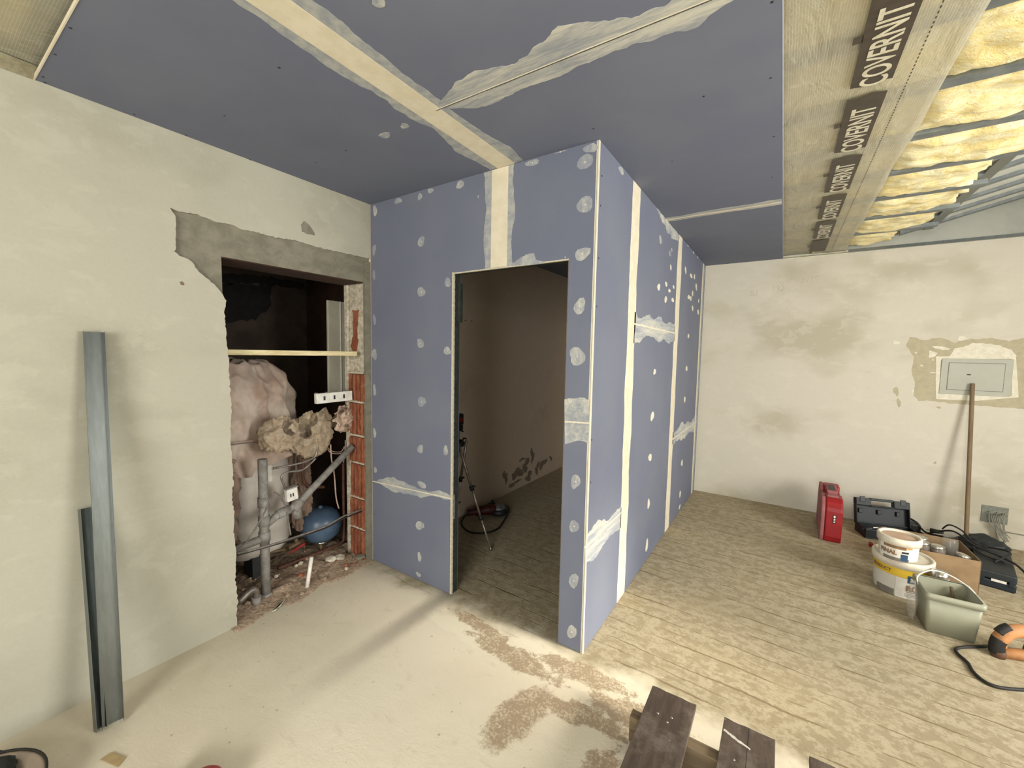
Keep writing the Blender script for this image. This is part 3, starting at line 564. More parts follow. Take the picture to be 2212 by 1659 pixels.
for k in range(-3, 6):
    ye = .19+.60*k; y0_, y1_ = ye-.515, min(ye, D-.02)
    rr = random.Random(k); n = 14; a = [(2.652, y0_+(y1_-y0_)*i/n, ZF) for i in range(n+1)]; b = [(2.776, y1_-(y1_-y0_)*i/n, ZF) for i in range(n+1)]
    mid = [(2.70+.0, y1_+.012, ZF), (2.74, y1_-.004, ZF)] if y1_ < D-.05 else []
    top = [(2.73, y0_-.012, ZF), (2.68, y0_+.01, ZF)]
    if y1_-y0_ < .05: continue
    bx = MB().poly(a+mid+b+top, (0,0,.0006)).build('printed_box', PRINT, fr, tri=True)
    MB().box(2.628, 2.654, y0_+.20, y0_+.235, ZF, ZF+.0006).build('printed_mark', PRINT, bx)
    M_ = Matrix.Translation((2.757, y1_+.016, ZF-.0008)) @ Matrix(((0, -1, 0, 0), (-1, 0, 0, 0), (0, 0, -1, 0), (0, 0, 0, 1)))
    text('COVERNIT' if y1_ < D-.1 else 'IT', LETTER, .112, M_, bx, 'lettering', .80, .0018)
m = MB()
for k in range(230):
    y = -2.0+k*.0225; m.box(2.824, 2.828, y, y+.012, ZF, ZF+.0005)
m.build('dashed_line', PRINT, fr)
m = MB().poly([(.002, -2.4, 2.585), (.002, YA, 2.598), (.06, YA, 2.628), (.06, -2.4, 2.628)], (.001,0,.001)).build('film_edge_seal', M_simple('grey_sealing_tape', '8f8a72', '7d7862', .8, ns=50, bump=.4), None)
tag(m, 'greyish tape sealing the film to the left wall at the top left corner', 'tape')
tag(MB().box(XC, 2.96, D-.004, D-.001, 2.585, 2.625).build('film_edge_seal', M_simple('pale_sealing_flap', 'cfc9b2', 'bdb79f', .6, ns=20, bump=.4), None), 'pale film flap turned down onto the back wall at the ceiling', 'tape')

# ------------------------------------------------------------------ the broken wall opening and what stands behind it
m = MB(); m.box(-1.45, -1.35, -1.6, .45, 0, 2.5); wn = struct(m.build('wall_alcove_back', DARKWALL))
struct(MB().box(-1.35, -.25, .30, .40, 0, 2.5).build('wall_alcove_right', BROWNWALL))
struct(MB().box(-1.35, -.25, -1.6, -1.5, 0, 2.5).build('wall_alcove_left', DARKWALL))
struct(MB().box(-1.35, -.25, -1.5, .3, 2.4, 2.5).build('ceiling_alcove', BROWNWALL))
# right jamb: old bricks, mortar, grey edge
jm = MB(); jm.box(-.25, -.02, -.012, -.0005, 0, ZT); jm.box(-.02, -.0005, -.05, -.0005, 0, 2.2)
jamb = struct(jm.build('trim_1', [CEMENT]))
MB().box(-.20, -.03, -.04, -.012, 0, 1.40).build('brick_cavity', M_simple('dark_brick_cavity', '3d2118', '2b1812', .95), jamb)
zz = [.0, .235, .47, .735, .94, 1.19, 1.405]
for i, (a, b) in enumerate(zip(zz[:-1], zz[1:])):
    m = MB(); rr = random.Random(60+i); x = -.185+rr.uniform(-.01, .015); k = 0
    while x < -.035:
        wd = rr.uniform(.020, .036); ya = -.052-rr.random()*.006; n = 9; sgn = 1
        L_ = [(x+rr.uniform(-.003,.003), ya-rr.uniform(0,.005), a+.012+(b-a-.02)*q/n) for q in range(n+1)]; Rr = [(x+wd+rr.uniform(-.004,.004), ya-rr.uniform(0,.005), z) for (_, _, z) in L_]
        if i == 0: pass
        vs = L_+Rr+[(p[0], -.012, p[2]) for p in L_]+[(p[0], -.012, p[2]) for p in Rr]; N = n+1
        fs = []
        for q in range(n): fs += [(q, q+1, N+q+1, N+q), (q, 2*N+q, 2*N+q+1, q+1), (N+q, N+q+1, 3*N+q+1, 3*N+q)]
        fs += [(0, N, 3*N, 2*N), (n, 2*N+n, 3*N+n, N+n)]
        m.add(vs, fs); x += wd+rr.uniform(.012, .020)
    m.build('broken_brick', BRICK, jamb, tri=True)
    MB().poly(ragged([(-.205, -.05, b-.004), (-.03, -.05, b-.004)], .006, .015, i)+ragged([(-.03, -.05, b+.01), (-.205, -.05, b+.012)], .006, .015, i+9), (0, .04, 0)).build('mortar_joint', MORTAR, jamb, tri=True)
MB().box(-.25, -.205, -.05, -.012, 1.16, ZT).box(-.205, -.03, -.035, -.012, 1.405, ZT).box(-.25, -.19, -.045, -.012, .0, 1.16).build('plaster_remnant', MORTAR, jamb, bevel=.008)
MB().poly(ragged([(-.15, -.042, 1.55), (-.18, -.042, 1.60), (-.15, -.042, 1.70), (-.16, -.042, 1.86), (-.09, -.042, 1.86), (-.11, -.042, 1.72), (-.10, -.042, 1.62), (-.12, -.042, 1.56), (-.15, -.042, 1.55)], .006, .02, 2)[:-1], (0, .01, 0)).build('broken_brick', BRICK, jamb, tri=True)
tag(MB().poly(ragged([(-.02, Y0+.003, .0), (-.02, Y0+.001, 1.80)], .005, .02, 8)+[Vector((-.23, Y0, 1.80)), Vector((-.23, Y0, 0))], (0,.006,0)).build('rough_jamb', MORTAR, None, tri=True), 'rough broken mortar edge on the left side of the wall opening', 'wall edge')
tag(MB().box(-.25, -.022, Y0, -.05, ZT-.006, ZT).build('lintel_soffit', BROWNWALL), 'dark brown underside of the concrete lintel over the opening', 'lintel')
# dark beam and flue in the depth
for q in ([(-1.35,-0.435,2.173),(-1.35,-0.265,2.194),(-1.35,0.039,2.212),(-1.35,0.333,2.207),(-1.35,0.332,2.137),(-1.35,0.037,2.142),(-1.35,-0.195,2.128),(-1.35,-0.438,2.084)], [(-1.35,-0.437,2.091),(-1.35,-0.012,2.131),(-1.35,-0.038,2.038),(-1.35,-0.015,1.979),(-1.35,-0.08,1.903),(-1.35,-0.159,1.824),(-1.35,-0.276,1.807),(-1.35,-0.447,1.764)]):
    MB().poly(ragged([(x, min(y, .29), z) for x, y, z in q]+[(q[0][0], q[0][1], q[0][2])], .012, .03, 4)[:-1], (.002,0,0)).build('soot_stain', SOOT, wn, tri=True)
tag(MB().box(-1.34, -1.12, -.95, -.5, 0, 1.85).build('louvred_panel', M_simple('dark_red_brown_grille', '2b1a16', '1c100e', .8, ns=8, stretch=(1,40,1)), bevel=.01), 'dark reddish grille standing in the alcove below the flue', 'panel')
# batten
bt = MB(); a = Vector((-0.13,-0.87,1.548)); b = Vector((-0.06,-0.018,1.556)); bt.box(-.018, .018, 0, (b-a).length, -.016, .016, M=Matrix.Translation((a.x-.03, Y0-.0, 1.548)) @ Matrix.Rotation(-math.atan2(.10, .9), 4, 'Z'))
bt.v = [(x, min(y, -.05), z) for x, y, z in bt.v]
tag(bt.build('wooden_batten', CREAMWOOD, bevel=.004), 'cream painted wooden batten wedged across the wall opening', 'batten')
# white panel
wp = thing('cabinet_door', 'white lacquered cabinet side panel deep in the opening beside the bricks', 'panel', (-.47, .03, 1.23))
MB().box(-.01, .01, -.075, .268, 0, .725).build('panel', WHITEPANEL, wp, bevel=.003)
MB().box(.01, .016, .03, .036, 0, .725).build('groove_strip', WHITEPR, wp)
# boiler: tank body + cloth
tk = thing('water_heater', 'dusty white water heater cylinder standing in the alcove under the cloth', 'water heater', (-.62, -.56, .12))
MB().lathe([(.001, 0), (.16, 0), (.22, .03), (.24, .08), (.24, .95), (.22, 1.02), (.001, 1.04)], 40).build('body', TANK_W, tk)
MB().box(.10, .225, -.10, -.02, -.12, .04).build('foot', BLACK_P, tk); MB().box(-.2, -.12, -.1, .1, -.12, .02).build('foot', BLACK_P, tk)
MB().box(.235, .245, -.03, .03, .55, .80).build('seam_plate', WHITEPR, tk)
def drape(name, c, rx, ry, rz, seed, mat, lab, skirt=.35, amp=.05, cut=None):
    nu, nv = 140, 80; vs = []; fs = []
    for j in range(nv+1):
        v = j/nv
        for i in range(nu):
            th = 2*pi*i/nu
            if v < .55: ph = v/.55*pi/2; r = sin(ph)**.7; z = cos(ph)**.8
            else: r = 1+.08*(v-.55); z = -(v-.55)/.45*skirt/rz
            fold = noise.noise(Vector((cos(th)*2.4, sin(th)*2.4, seed+z*.5)))*amp*1.3*(v**.8) + noise.noise(Vector((cos(th)*7, sin(th)*7, seed+3+z*.8)))*amp*.55*v + sin(th*9+seed+3*noise.noise(Vector((cos(th), sin(th), seed))))*amp*.22*max(0, v-.35)
            fold += (abs(noise.noise(Vector((cos(th)*3.2, sin(th)*3.2, z*1.6+seed))))-.25)*-amp*2.2*min(1, v*2) - abs(noise.noise(Vector((cos(th)*7+z, sin(th)*7, z*2.5+seed))))*amp*.9*min(1, v*2)
            zz = c[2]+rz*z + (.03-abs(noise.noise(Vector((cos(th)*3*r+seed, sin(th)*4*r, 2))))*.12)*(1-min(1, v*1.6)) + noise.noise(Vector((cos(th)*2*r, sin(th)*2*r, seed+9)))*.05*(1-abs(v-.4))
            if v > .9: zz += noise.noise(Vector((th*1.5, seed, 1)))*.12*(v-.9)*10
            vs.append((c[0]+(rx*r+fold)*cos(th), c[1]+(ry*r+fold)*sin(th), zz))
    for j in range(nv):
        for i in range(nu): fs.append((j*nu+i, j*nu+(i+1) % nu, (j+1)*nu+(i+1) % nu, (j+1)*nu+i))
    o = MB().add(vs, fs, 0, True).build(name, mat); return tag(o, lab, 'cloth')
drape('dust_sheet', (-.64, -.66, 1.16), .31, .40, .32, 1.3, CLOTH, 'dusty pinkish sheet draped over the top of the boiler in the wall opening', .36, .045)
drape('dust_sheet', (-.45, -.88, .82), .20, .13, .2, 6.3, CLOTH_D, 'brown dusty sheet hanging low at the left edge of the wall opening', .50, .04)
drape('dust_sheet', (-.60, -.27, .70), .16, .10, .16, 9.1, CLOTH_D, 'brown cloth bunched behind the plastic bag and diagonal pipe', .45, .04)
# expansion vessel
ev = thing('expansion_vessel', 'round dark blue expansion vessel on a short stem in the wall opening', 'expansion vessel', (-.42, -.155, .09))
prof = [(.001, 0), (.04, .004), (.10, .025), (.145, .07), (.160, .12), (.162, .15), (.158, .19), (.14, .235), (.10, .27), (.05, .287), (.001, .29)]
MB().lathe(prof, 40).build('shell', BLUE_V, ev); MB().lathe([(.160, .133), (.166, .136), (.166, .142), (.160, .145)], 40).build('seam_ring', BLUE_V, ev)
MB().lathe([(.05, -.006), (.05, .006), (.03, .008)], 24).build('flange', TIN, ev); MB().lathe([(.018, .285), (.018, .305), (.001, .31)], 16).build('valve_cap', BLUE_V, ev)
MB().tube([(0,0,0), (0,0,-.075), (.02,0,-.09)], .014, 12).build('stem', BRASS, ev); ev.scale = (.9, .9, .92)
# grey drain pipes
PX = -.155
dp = thing('drain_pipe', 'dusty grey plastic drain pipe rising from the rubble with a diagonal branch to the bricks', 'pipe', (PX, -.69, 0))
MB().tube([(0,0,0), (0,0,.89)], .027, 20).build('upright', GREYPVC, dp)
MB().tube([(0,0,.005), (0,0,.03)], .034, 20).build('base_collar', GREYPVC, dp)
for z in (.50, .62, .40): MB().tube([(0,0,z-.03), (0,0,z+.03)], .033, 20).build('collar', GREYPVC, dp)
q1 = Vector((-0.155,-0.607,0.51))-Vector((PX, -.69, 0)); q2 = Vector((-0.155,-0.486,0.534))-Vector((PX, -.69, 0)); q3 = Vector((-0.12,-0.037,0.865))-Vector((PX, -.69, 0)); q3.y = min(q3.y, .61)
MB().tube([(0,0,.46), q1, q2, q3], .023, 16).build('diagonal_branch', GREYPVC, dp)
MB().tube([q1, q1.lerp(q2, .6)], .030, 16).build('collar', GREYPVC, dp); MB().tube([q2-Vector((0,.02,.02)), q2+Vector((0,.03,.025))], .034, 16).build('collar', GREYPVC, dp)
MB().tube([q2+Vector((0,.0,-.005)), q2+Vector((0,.01,-.085))], .026, 16).build('stub', GREYPVC, dp)
MB().tube([(0,0,.39), (-.02,-.08,.375), (-.02,-.16,.37)], .024, 16).build('side_branch', GREYPVC, dp)
e1 = (-0.12,-0.86,0.07); e2 = (-0.12,-0.782,0.106); e3 = (-0.12,-0.764,0.005)
el = thing('pipe_elbow', 'short grey pipe elbow sticking out of the rubble at the lower left of the opening', 'pipe', (e3[0], e3[1], 0))
def rel(ps, o): return [Vector(p)-Vector(o) for p in ps]
MB().tube(rel(smooth_path([e1, (e2[0], e2[1]-.01, e2[2]), (e3[0], e3[1], e2[2]-.02), (e3[0], e3[1], .0)], 5), (e3[0], e3[1], 0)), .019, 14).build('bend', METALPIPE, el)
MB().tube([(0,0,0), (0,0,.055)], .027, 16).build('socket', GREYPVC, el)
# bent metal lines
for nm, pts_, r_, mt, lab in (
  ('bent_metal_line', [(-0.22,-0.596,0.799),(-0.22,-0.531,0.797),(-0.22,-0.413,0.796),(-0.22,-0.326,0.81),(-0.22,-0.298,0.845),(-0.22,-0.29,0.903)], .007, METALPIPE, 'thin bent metal line curving up into the plastic bag'),
  ('bent_metal_line', [(-0.2,-0.516,0.587),(-0.2,-0.538,0.671),(-0.2,-0.555,0.738),(-0.2,-0.512,0.759),(-0.2,-0.425,0.751),(-0.2,-0.365,0.776),(-0.2,-0.318,0.812)], .007, METALPIPE, 'thin bent metal line looping over the white switch box'),
  ('copper_pipe', [(-0.36,0.007,0.682),(-0.36,0.004,0.458),(-0.36,0.004,0.117),(-0.36,-0.018,0.041),(-0.36,-0.122,0.036),(-0.36,-0.315,0.039),(-0.36,-0.514,0.046)], .012, COPPER, 'old copper pipe dropping behind the blue vessel and running along the rubble'),
  ('copper_pipe', [(-0.4,-0.295,0.775),(-0.4,-0.298,0.62),(-0.4,-0.253,0.556),(-0.4,-0.135,0.517)], .012, COPPER, 'reddish pipe bend behind the diagonal drain pipe'),
  ('black_pipe', [(-0.4,-0.613,0.169),(-0.4,-0.491,0.152),(-0.4,-0.36,0.127)], .011, BRASS, 'rusty pipe between the drain pipe and the red valve'),
  ('dust_cable', [(-0.05,-0.889,0.399),(-0.05,-0.77,0.384),(-0.05,-0.606,0.373),(-0.05,-0.356,0.369),(-0.05,-0.196,0.394),(-0.05,-0.029,0.392)], .006, DUSTCABLE, 'dusty cable strung diagonally across the opening in front of the blue vessel'),
  ('dust_cable', [(-0.05,-0.89,0.388),(-0.05,-0.77,0.378),(-0.05,-0.606,0.364),(-0.05,-0.356,0.356),(-0.05,-0.197,0.377),(-0.05,-0.034,0.38)], .005, BLACK_R, 'black cable strung across the opening just below a dusty one'),
  ('dust_cable', [(-0.07,-0.876,0.409),(-0.07,-0.81,0.462),(-0.07,-0.73,0.576),(-0.07,-0.687,0.664),(-0.07,-0.667,0.691),(-0.07,-0.635,0.658),(-0.07,-0.602,0.589),(-0.07,-0.587,0.5),(-0.07,-0.572,0.385)], .005, DUSTCABLE, 'grey cable arching over beside the drain pipe'),
  ('dust_cable', [(-0.2,-0.203,0.89),(-0.2,-0.198,0.787),(-0.2,-0.178,0.662),(-0.2,-0.165,0.485),(-0.2,-0.144,0.397)], .005, PINKCABLE, 'pale cable hanging down above the blue vessel with a loose end'),
  ('dust_cable', [(-0.24,-0.208,0.858),(-0.24,-0.175,0.818),(-0.24,-0.111,0.798),(-0.24,-0.049,0.814),(-0.24,-0.04,0.891)], .0035, PINKCABLE, 'thin pale wire loop under the crumpled bag'),
  ('dust_cable', [(-0.26,-0.202,0.875),(-0.26,-0.158,0.825),(-0.26,-0.082,0.804),(-0.26,-0.047,0.836),(-0.26,-0.06,0.713)], .0035, PINKCABLE, 'thin pale wire falling behind the diagonal pipe'),
  ('dust_cable', [(-0.28,-0.806,0.995),(-0.28,-0.716,0.991),(-0.28,-0.625,0.982)], .003, PINKCABLE, 'thin horizontal wire at the left of the plastic bag, upper one'),
  ('dust_cable', [(-0.28,-0.807,0.984),(-0.28,-0.716,0.979),(-0.28,-0.626,0.969)], .003, DUSTCABLE, 'thin horizontal wire at the left of the plastic bag, lower one'),
  ):
    P_ = smooth_path(pts_, 6); P_ = [Vector((p.x, min(p.y, -.056 if p.x > -.25 else .28), max(p.z, r_+.002))) for p in P_]
    tag(MB().tube(P_, r_, 8).build(nm, mt), lab, 'cable' if 'cable' in nm else 'pipe')
p_ = Vector((-0.2,-0.144,0.397))
# switch box
bx = (-0.13,-0.522,0.625); sb = thing('switch_box', 'small dusty white switch box mounted by the diagonal drain pipe', 'switch box', bx); sb.scale = (.85, .8, .85); sb.rotation_euler = (.08, 0, 0)
MB().box(-.04, .0, -.045, .045, -.05, .045).build('body', WHITEPVC, sb, bevel=.005); MB().box(-.045, .006, -.048, .048, .048, .056).build('lid', GREYPVC, sb); MB().box(.0, .004, -.02, -.012, -.015, .01).box(.0, .004, .0, .008, -.015, .01).build('slots', BLACK_P, sb)
# terminal strip
ts = Vector((-0.12,-0.351,1.239)); te = Vector((-0.05,-0.084,1.242))
tsT = thing('socket_strip', 'white multi gang socket frame strip sticking out beside the bricks', 'socket strip', ts)
d = te-ts; L_ = d.length; ang = math.atan2(d.z, d.y)
Mr = Matrix.Rotation(ang, 4, 'X'); MB().box(-.03, .0, 0, L_, -.035, .035, M=Mr).build('frame', WHITEPVC, tsT, bevel=.003)
for k in range(3): MB().box(.0, .003, .05+k*.075, .062+k*.075, -.014, .014, M=Mr).build('slot', BLACK_P, tsT)
for k in range(4): MB().box(-.03, .002, .004+k*.078, .010+k*.078, .034, .040, M=Mr).build('tab', GREYPVC, tsT)
# bags
def bag(name, c, r, seed, mat, lab):
    rr = random.Random(seed); m = MB(); n = 34
    for q in range(6):
        M_ = Matrix.Rotation(rr.uniform(0, 6.3), 3, 'Z') @ Matrix.Rotation(rr.uniform(0, 3.1), 3, 'X') @ Matrix.Rotation(rr.uniform(0, 6.3), 3, 'Y')
        R_ = rr.uniform(.62, 1.0); ext = rr.uniform(.75, 1.25); vs = []; fs = []; sd = Vector((seed*3.3+q*7.7, q, seed))
        for a in range(n+1):
            for b in range(n+1):
                u = (a/n-.5)*2*ext; w_ = (b/n-.5)*2*ext; d_ = Vector((sin(u), sin(w_)*cos(u), cos(u)*cos(w_))).normalized()
                k = R_*(1.12 - .85*abs(noise.noise(d_*1.5+sd)) - .25*abs(noise.noise(d_*3.2+sd)) - .04*abs(noise.noise(d_*8+sd)))
                p = M_ @ (d_*k); vs.append((p.x*r[0], p.y*r[1], p.z*r[2]))
        for a in range(n):
            for b in range(n): c0 = a*(n+1)+b; fs.append((c0, c0+1, c0+n+2, c0+n+1))
        m.add(vs, fs, 0, True)
    o = m.build(name, mat, None, loc=c); return tag(o, lab, 'bag')
def crumple(name, c, r, seed, mat, lab, cat, sub=4, amp=.35, fl=True, freq=3.2):
    bm = bmesh.new(); bmesh.ops.create_icosphere(bm, subdivisions=sub, radius=1)
    for v in bm.verts:
        q = v.co*freq+Vector((seed, seed*2, 0)); n_ = abs(noise.noise(q))*1.6 + .5*abs(noise.noise(q*2.3)) - .4
        k = 1 + amp*n_; v.co = Vector((v.co.x*r[0]*k, v.co.y*r[1]*k, v.co.z*r[2]*k))
    me = bpy.data.meshes.new(name); bm.to_mesh(me); bm.free(); me.materials.append(mat)
    for p in me.polygons: p.use_smooth = not fl
    o = bpy.data.objects.new(name, me); C.objects.link(o); o.location = c; return tag(o, lab, cat)
bag('plastic_bag', (-0.22,-0.538,1.009), (.09, .165, .16), 2, BAG, 'crumpled dusty clear plastic bag hanging at the middle of the opening')
bag('plastic_bag', (-0.26,-0.312,1.001), (.09, .17, .19), 5, BAG, 'larger crumpled dusty plastic bag, right one of the joined pair')
bag('plastic_bag', (-0.2,-0.119,1.066), (.07, .13, .12), 8, M_simple('brown_dust_film', 'b5a08f', '978170', .6, ns=20, bump=.4, bd=.01), 'tightly crumpled brownish bag under the white socket strip')
# valve with red handle
vv = Vector((-0.36,-0.381,0.171)); vo = thing('shutoff_valve', 'brass shutoff valve with a red lever near the blue vessel', 'valve', vv)
MB().tube([(0,-.06,-.01), (0,.05,.01)], .018, 12).tube([(0,0,0), (0,.0,.045)], .013, 10).build('body', BRASS, vo)
MB().box(.01, .02, -.06, .05, -.035, -.018, M=Matrix.Rotation(.25, 4, 'X')).build('lever', REDP, vo, bevel=.003)
MB().tube([(0.01,.05,-.02), (.01,.055,-.06)], .004, 8).lathe([(.001,-.085), (.012,-.08), (.014,-.072), (.001,-.062)], 12, (.01,.055,0)).build('hanging_tag', BRASS, vo)
# white tube stub
a = (-0.04,-0.49,0.006); b = Vector((-0.055,-0.445,0.192))
tag(MB().tube([(a[0], a[1], .0), (b.x, b.y, b.z)], .0125, 14).build('conduit_stub', WHITEPR), 'short white conduit stub poking up from the rubble', 'conduit')
# rubble bed and chunks
def bed():
    nx, ny = 60, 70; vs = []; fs = []; x0, x1, y0, y1 = -1.2, .07, -.98, .02
    for i in range(nx+1):
        for j in range(ny+1):
            x = x0+(x1-x0)*i/nx; y = y0+(y1-y0)*j/ny; lim = (.045+.05*noise.noise(Vector((y*6, 3, 0)))) 
            if x > -.02: y = min(max(y, Y0-.02), -.02)
            else: y = min(max(y, Y0+.004), -.06) if x > -.25 else y
            k = min(1, max(0, (lim-x)/.22)); h = k*(.022+.016*noise.fractal(Vector((x*9, y*9, 1)), .8, 2, 4)) + k*.012*noise.noise(Vector((x*45, y*45, 2)))
            vs.append((x, y, .0012+max(0, h) if k > 0 else -.02))
    for i in range(nx):
        for j in range(ny): a = i*(ny+1)+j; fs.append((a, a+ny+1, a+ny+2, a+1))
    o = MB().add(vs, fs, 0, True).build('rubble', RUBBLE_M); tag(o, 'bed of crushed brick rubble and dust on the floor of the wall opening', 'rubble'); o['kind'] = 'stuff'
bed()
for i in range(34):
    x = R.uniform(-.42, .02); y = R.uniform(-.86, -.09); s_ = R.uniform(.008, .024)
    bm = bmesh.new(); bmesh.ops.create_icosphere(bm, subdivisions=1, radius=s_)
    for v in bm.verts: v.co *= R.uniform(.6, 1.2); v.co.z *= .7
    me = bpy.data.meshes.new('rubble_chunk'); bm.to_mesh(me); bm.free(); me.materials.append([RUBBLE_M, MORTAR, RUBBLE_M, BRICK][i % 4])
    o = bpy.data.objects.new('rubble_chunk', me); C.objects.link(o); o.location = (x, y, s_*.4+.022*min(1, max(0, (.05-x)/.22))+.004)
    tag(o, 'small broken chunk among the brick rubble in the wall opening', 'rubble chunk', 'rubble chunks')
for i, (px, lab) in enumerate((((-0.157,-0.167,0.02), 'large pale mortar chunk lying in rubble near the brick jamb'), ((-0.188,-0.222,0.02), 'angular cream chunk lying left of a larger one by the brick jamb'), ((-0.042,-0.059,0.02), 'grey concrete lump at the foot of the brick jamb'))):
    bm = bmesh.new(); bmesh.ops.create_icosphere(bm, subdivisions=2, radius=.04)
    for v in bm.verts: v.co *= R.uniform(.75, 1.1); v.co.z *= .5
    me = bpy.data.meshes.new('mortar_chunk'); bm.to_mesh(me); bm.free(); me.materials.append([MORTAR, FRESH, CEMENT][i]); o = bpy.data.objects.new('mortar_chunk', me); C.objects.link(o); o.location = (px[0], min(px[1], -.08), .045); tag(o, lab, 'rubble chunk')
q = [(0.046,-0.728,0.01),(-0.022,-0.652,0.01),(-0.022,-0.64,0.01),(0.025,-0.688,0.01),(0.044,-0.751,0.01)]
tag(MB().poly(q, (0,0,.006)).build('plaster_shard', M_simple('pale_green_shard', 'b5bba6', 'a9af9a', .8)), 'pale greenish plasterboard shard lying at the rubble edge', 'shard')

# ------------------------------------------------------------------ steel profiles leaning at the left wall
def c_prof(name, a, b, w_, dpt, lab, M_rot, th=.0012, lips=True):
    # channel from a (floor) to b (top); open side towards +n
    a = Vector(a); b = Vector(b); ax = (b-a).normalized(); sx = Vector((0,1,0)); sx = (sx-ax*sx.dot(ax)).normalized(); nx = sx.cross(ax).normalized()
    if nx.x < 0: nx = -nx
    if M_rot: sx, nx = (sx*cos(M_rot)+nx*sin(M_rot)), (-sx*sin(M_rot)+nx*cos(M_rot))
    sec = [(-w_/2, dpt), (-w_/2, 0), (w_/2, 0), (w_/2, dpt)]
    if lips: sec = [(-w_/2+.008, dpt)] + sec + [(w_/2-.008, dpt)]
    root = thing(name, lab, 'metal profile', a)
    def seg(p, q):
        d_ = (Vector(q)-Vector(p)).normalized(); n_ = Vector((-d_.y, d_.x))*th; P4 = [Vector(p)-n_*.5, Vector(q)-n_*.5, Vector(q)+n_*.5, Vector(p)+n_*.5]
        base = [sx*v.x+nx*v.y for v in P4]; return [v for v in base]+[v+(b-a) for v in base]
    F = [(0,1,2,3), (4,5,6,7), (0,1,5,4), (1,2,6,5), (2,3,7,6), (3,0,4,7)]
    parts = {'web': MB(), 'flange_l': MB(), 'flange_r': MB()}
    segs = list(zip(sec[:-1], sec[1:]))
    for i, (p, q) in enumerate(segs):
        k = 'web' if abs(p[1]) < 1e-6 and abs(q[1]) < 1e-6 else ('flange_l' if i < len(segs)/2 else 'flange_r'); parts[k].add(seg(p, q), F)
    # stiffening beads on the web
    for s_ in (-.25, .25) if lips else ():
        base = [sx*(w_*s_-.004)+nx*.0006, sx*(w_*s_)+nx*.004, sx*(w_*s_+.004)+nx*.0006]; parts['web'].add(base+[v+(b-a) for v in base], [(0,1,4,3), (1,2,5,4), (2,0,3,5)])
    parts['web'].build('web', STEEL, root); parts['flange_l'].build('flange', STEEL, root); parts['flange_r'].build('flange', STEEL, root); return root
c_prof('drywall_profile', (.245, -1.492, .002), (.012, -1.436, 1.630), .064, .03, 'tall galvanised C profile leaning against the left wall', .12, lips=False)
c_prof('drywall_profile', (.236, -1.532, .002), (.02, -1.502, .872), .032, .026, 'shorter galvanised channel leaning left of the tall profile', -.2, lips=False)

# ------------------------------------------------------------------ inside the cubicle
foot = Vector((0.631,0.641,0)); mid_ = Vector((0.42,0.492,0.835)); apex = foot+(mid_-foot)*1.02; apex.z = max(apex.z, .84)
tp = thing('tripod', 'aluminium tripod with black joints standing inside the cubicle doorway', 'tripod', (apex.x-.06, apex.y+.06, 0))
o_ = Vector(tp.location)
ap = apex-o_
for k in range(3):
    if k == 0: ft = foot-o_
    else:
        v = foot-o_; v.z = 0; ft = Matrix.Rotation(k*2*pi/3, 3, 'Z') @ v
    top = Matrix.Rotation(k*2*pi/3, 3, 'Z') @ ap
    lg = MB().tube([top, top.lerp(ft, .42)], .011, 12).tube([top.lerp(ft, .40), top.lerp(ft, .70)], .009, 12).tube([top.lerp(ft, .68), ft+Vector((0,0,.01))], .007, 12).build('leg', M_simple('tripod_aluminium', 'b8aea0', 'a0968a', .4, .7), tp)
    for q in (.40, .68): MB().tube([top.lerp(ft, q-.012), top.lerp(ft, q+.028)], .018, 10).tube([top.lerp(ft, q), top.lerp(ft, q)+Vector((.03,.01,.012))], .008, 8).build('clamp', BLACK_P, lg)
    MB().lathe([(.001,0), (.013,0), (.013,.02), (.001,.024)], 12, tuple(ft)).build('foot_cap', TIN, lg)
zt = ap.z
MB().tube([(0,0,zt-.12), (0,0,zt+.10)], .013, 12).build('centre_column', BLACK_P, tp)
MB().lathe([(.001,zt-.04), (.05,zt-.03), (.06,zt+.0), (.03,zt+.02), (.001,zt+.02)], 16).build('shoulder', BLACK_P, tp)
MB().tube([(0.02,0,zt+.02), (.07,-.02,zt+.03), (.085,-.03,zt+.05), (.12,-.04,zt+.05)], .006, 8).build('crank', BLACK_P, tp)
MB().box(-.03, .03, -.03, .03, zt+.10, zt+.14).tube([(0,0,zt+.11), (.08,-.03,zt+.10)], .007, 8).build('pan_head', BLACK_P, tp, bevel=.006)
ll = thing('laser_level', 'small black laser level sitting on the tripod behind the door stud', 'laser level', (o_.x, o_.y, zt+.1405)); MB().box(-.03, .03, -.04, .04, 0, .09).build('body', BLACK_P, ll, bevel=.01); MB().box(.03, .034, -.015, .015, .03, .06).build('window', REDP, ll)
g = thing('angle_grinder', 'dark red corded power tool lying on the floor inside the cubicle', 'power tool', (.20, 1.16, 0), .9)  # angle grinder: motor body, gear head, disc and guard
MB().tube(smooth_path([(-.19,0,.055), (-.1,0,.06), (0,0,.065), (.08,0,.065)], 4), [.03]*4+[.042]*4+[.05]*5, 20).build('motor_body', M_simple('dark_red_tool_plastic', '551615', '3f100f', .5), g)
MB().lathe([(.001,0), (.055,.0), (.065,.02), (.065,.05), (.04,.075), (.001,.08)], 24, (.12,0,.03)).build('gear_head', STEEL_D, g)
MB().lathe([(.001,.0), (.075,.002), (.075,.006), (.001,.008)], 28, (.12,0,.018)).build('disc', BLACK_P, g)
MB().tube([(.10,.05,.07), (.10,.16,.085)], .016, 12).build('side_handle', BLACK_P, g)
MB().lathe([(.085, 0), (.095, .01), (.09, .05), (.06, .052)], 20, (.12,0,.02), mi=0).build('guard', BLACK_P, g)
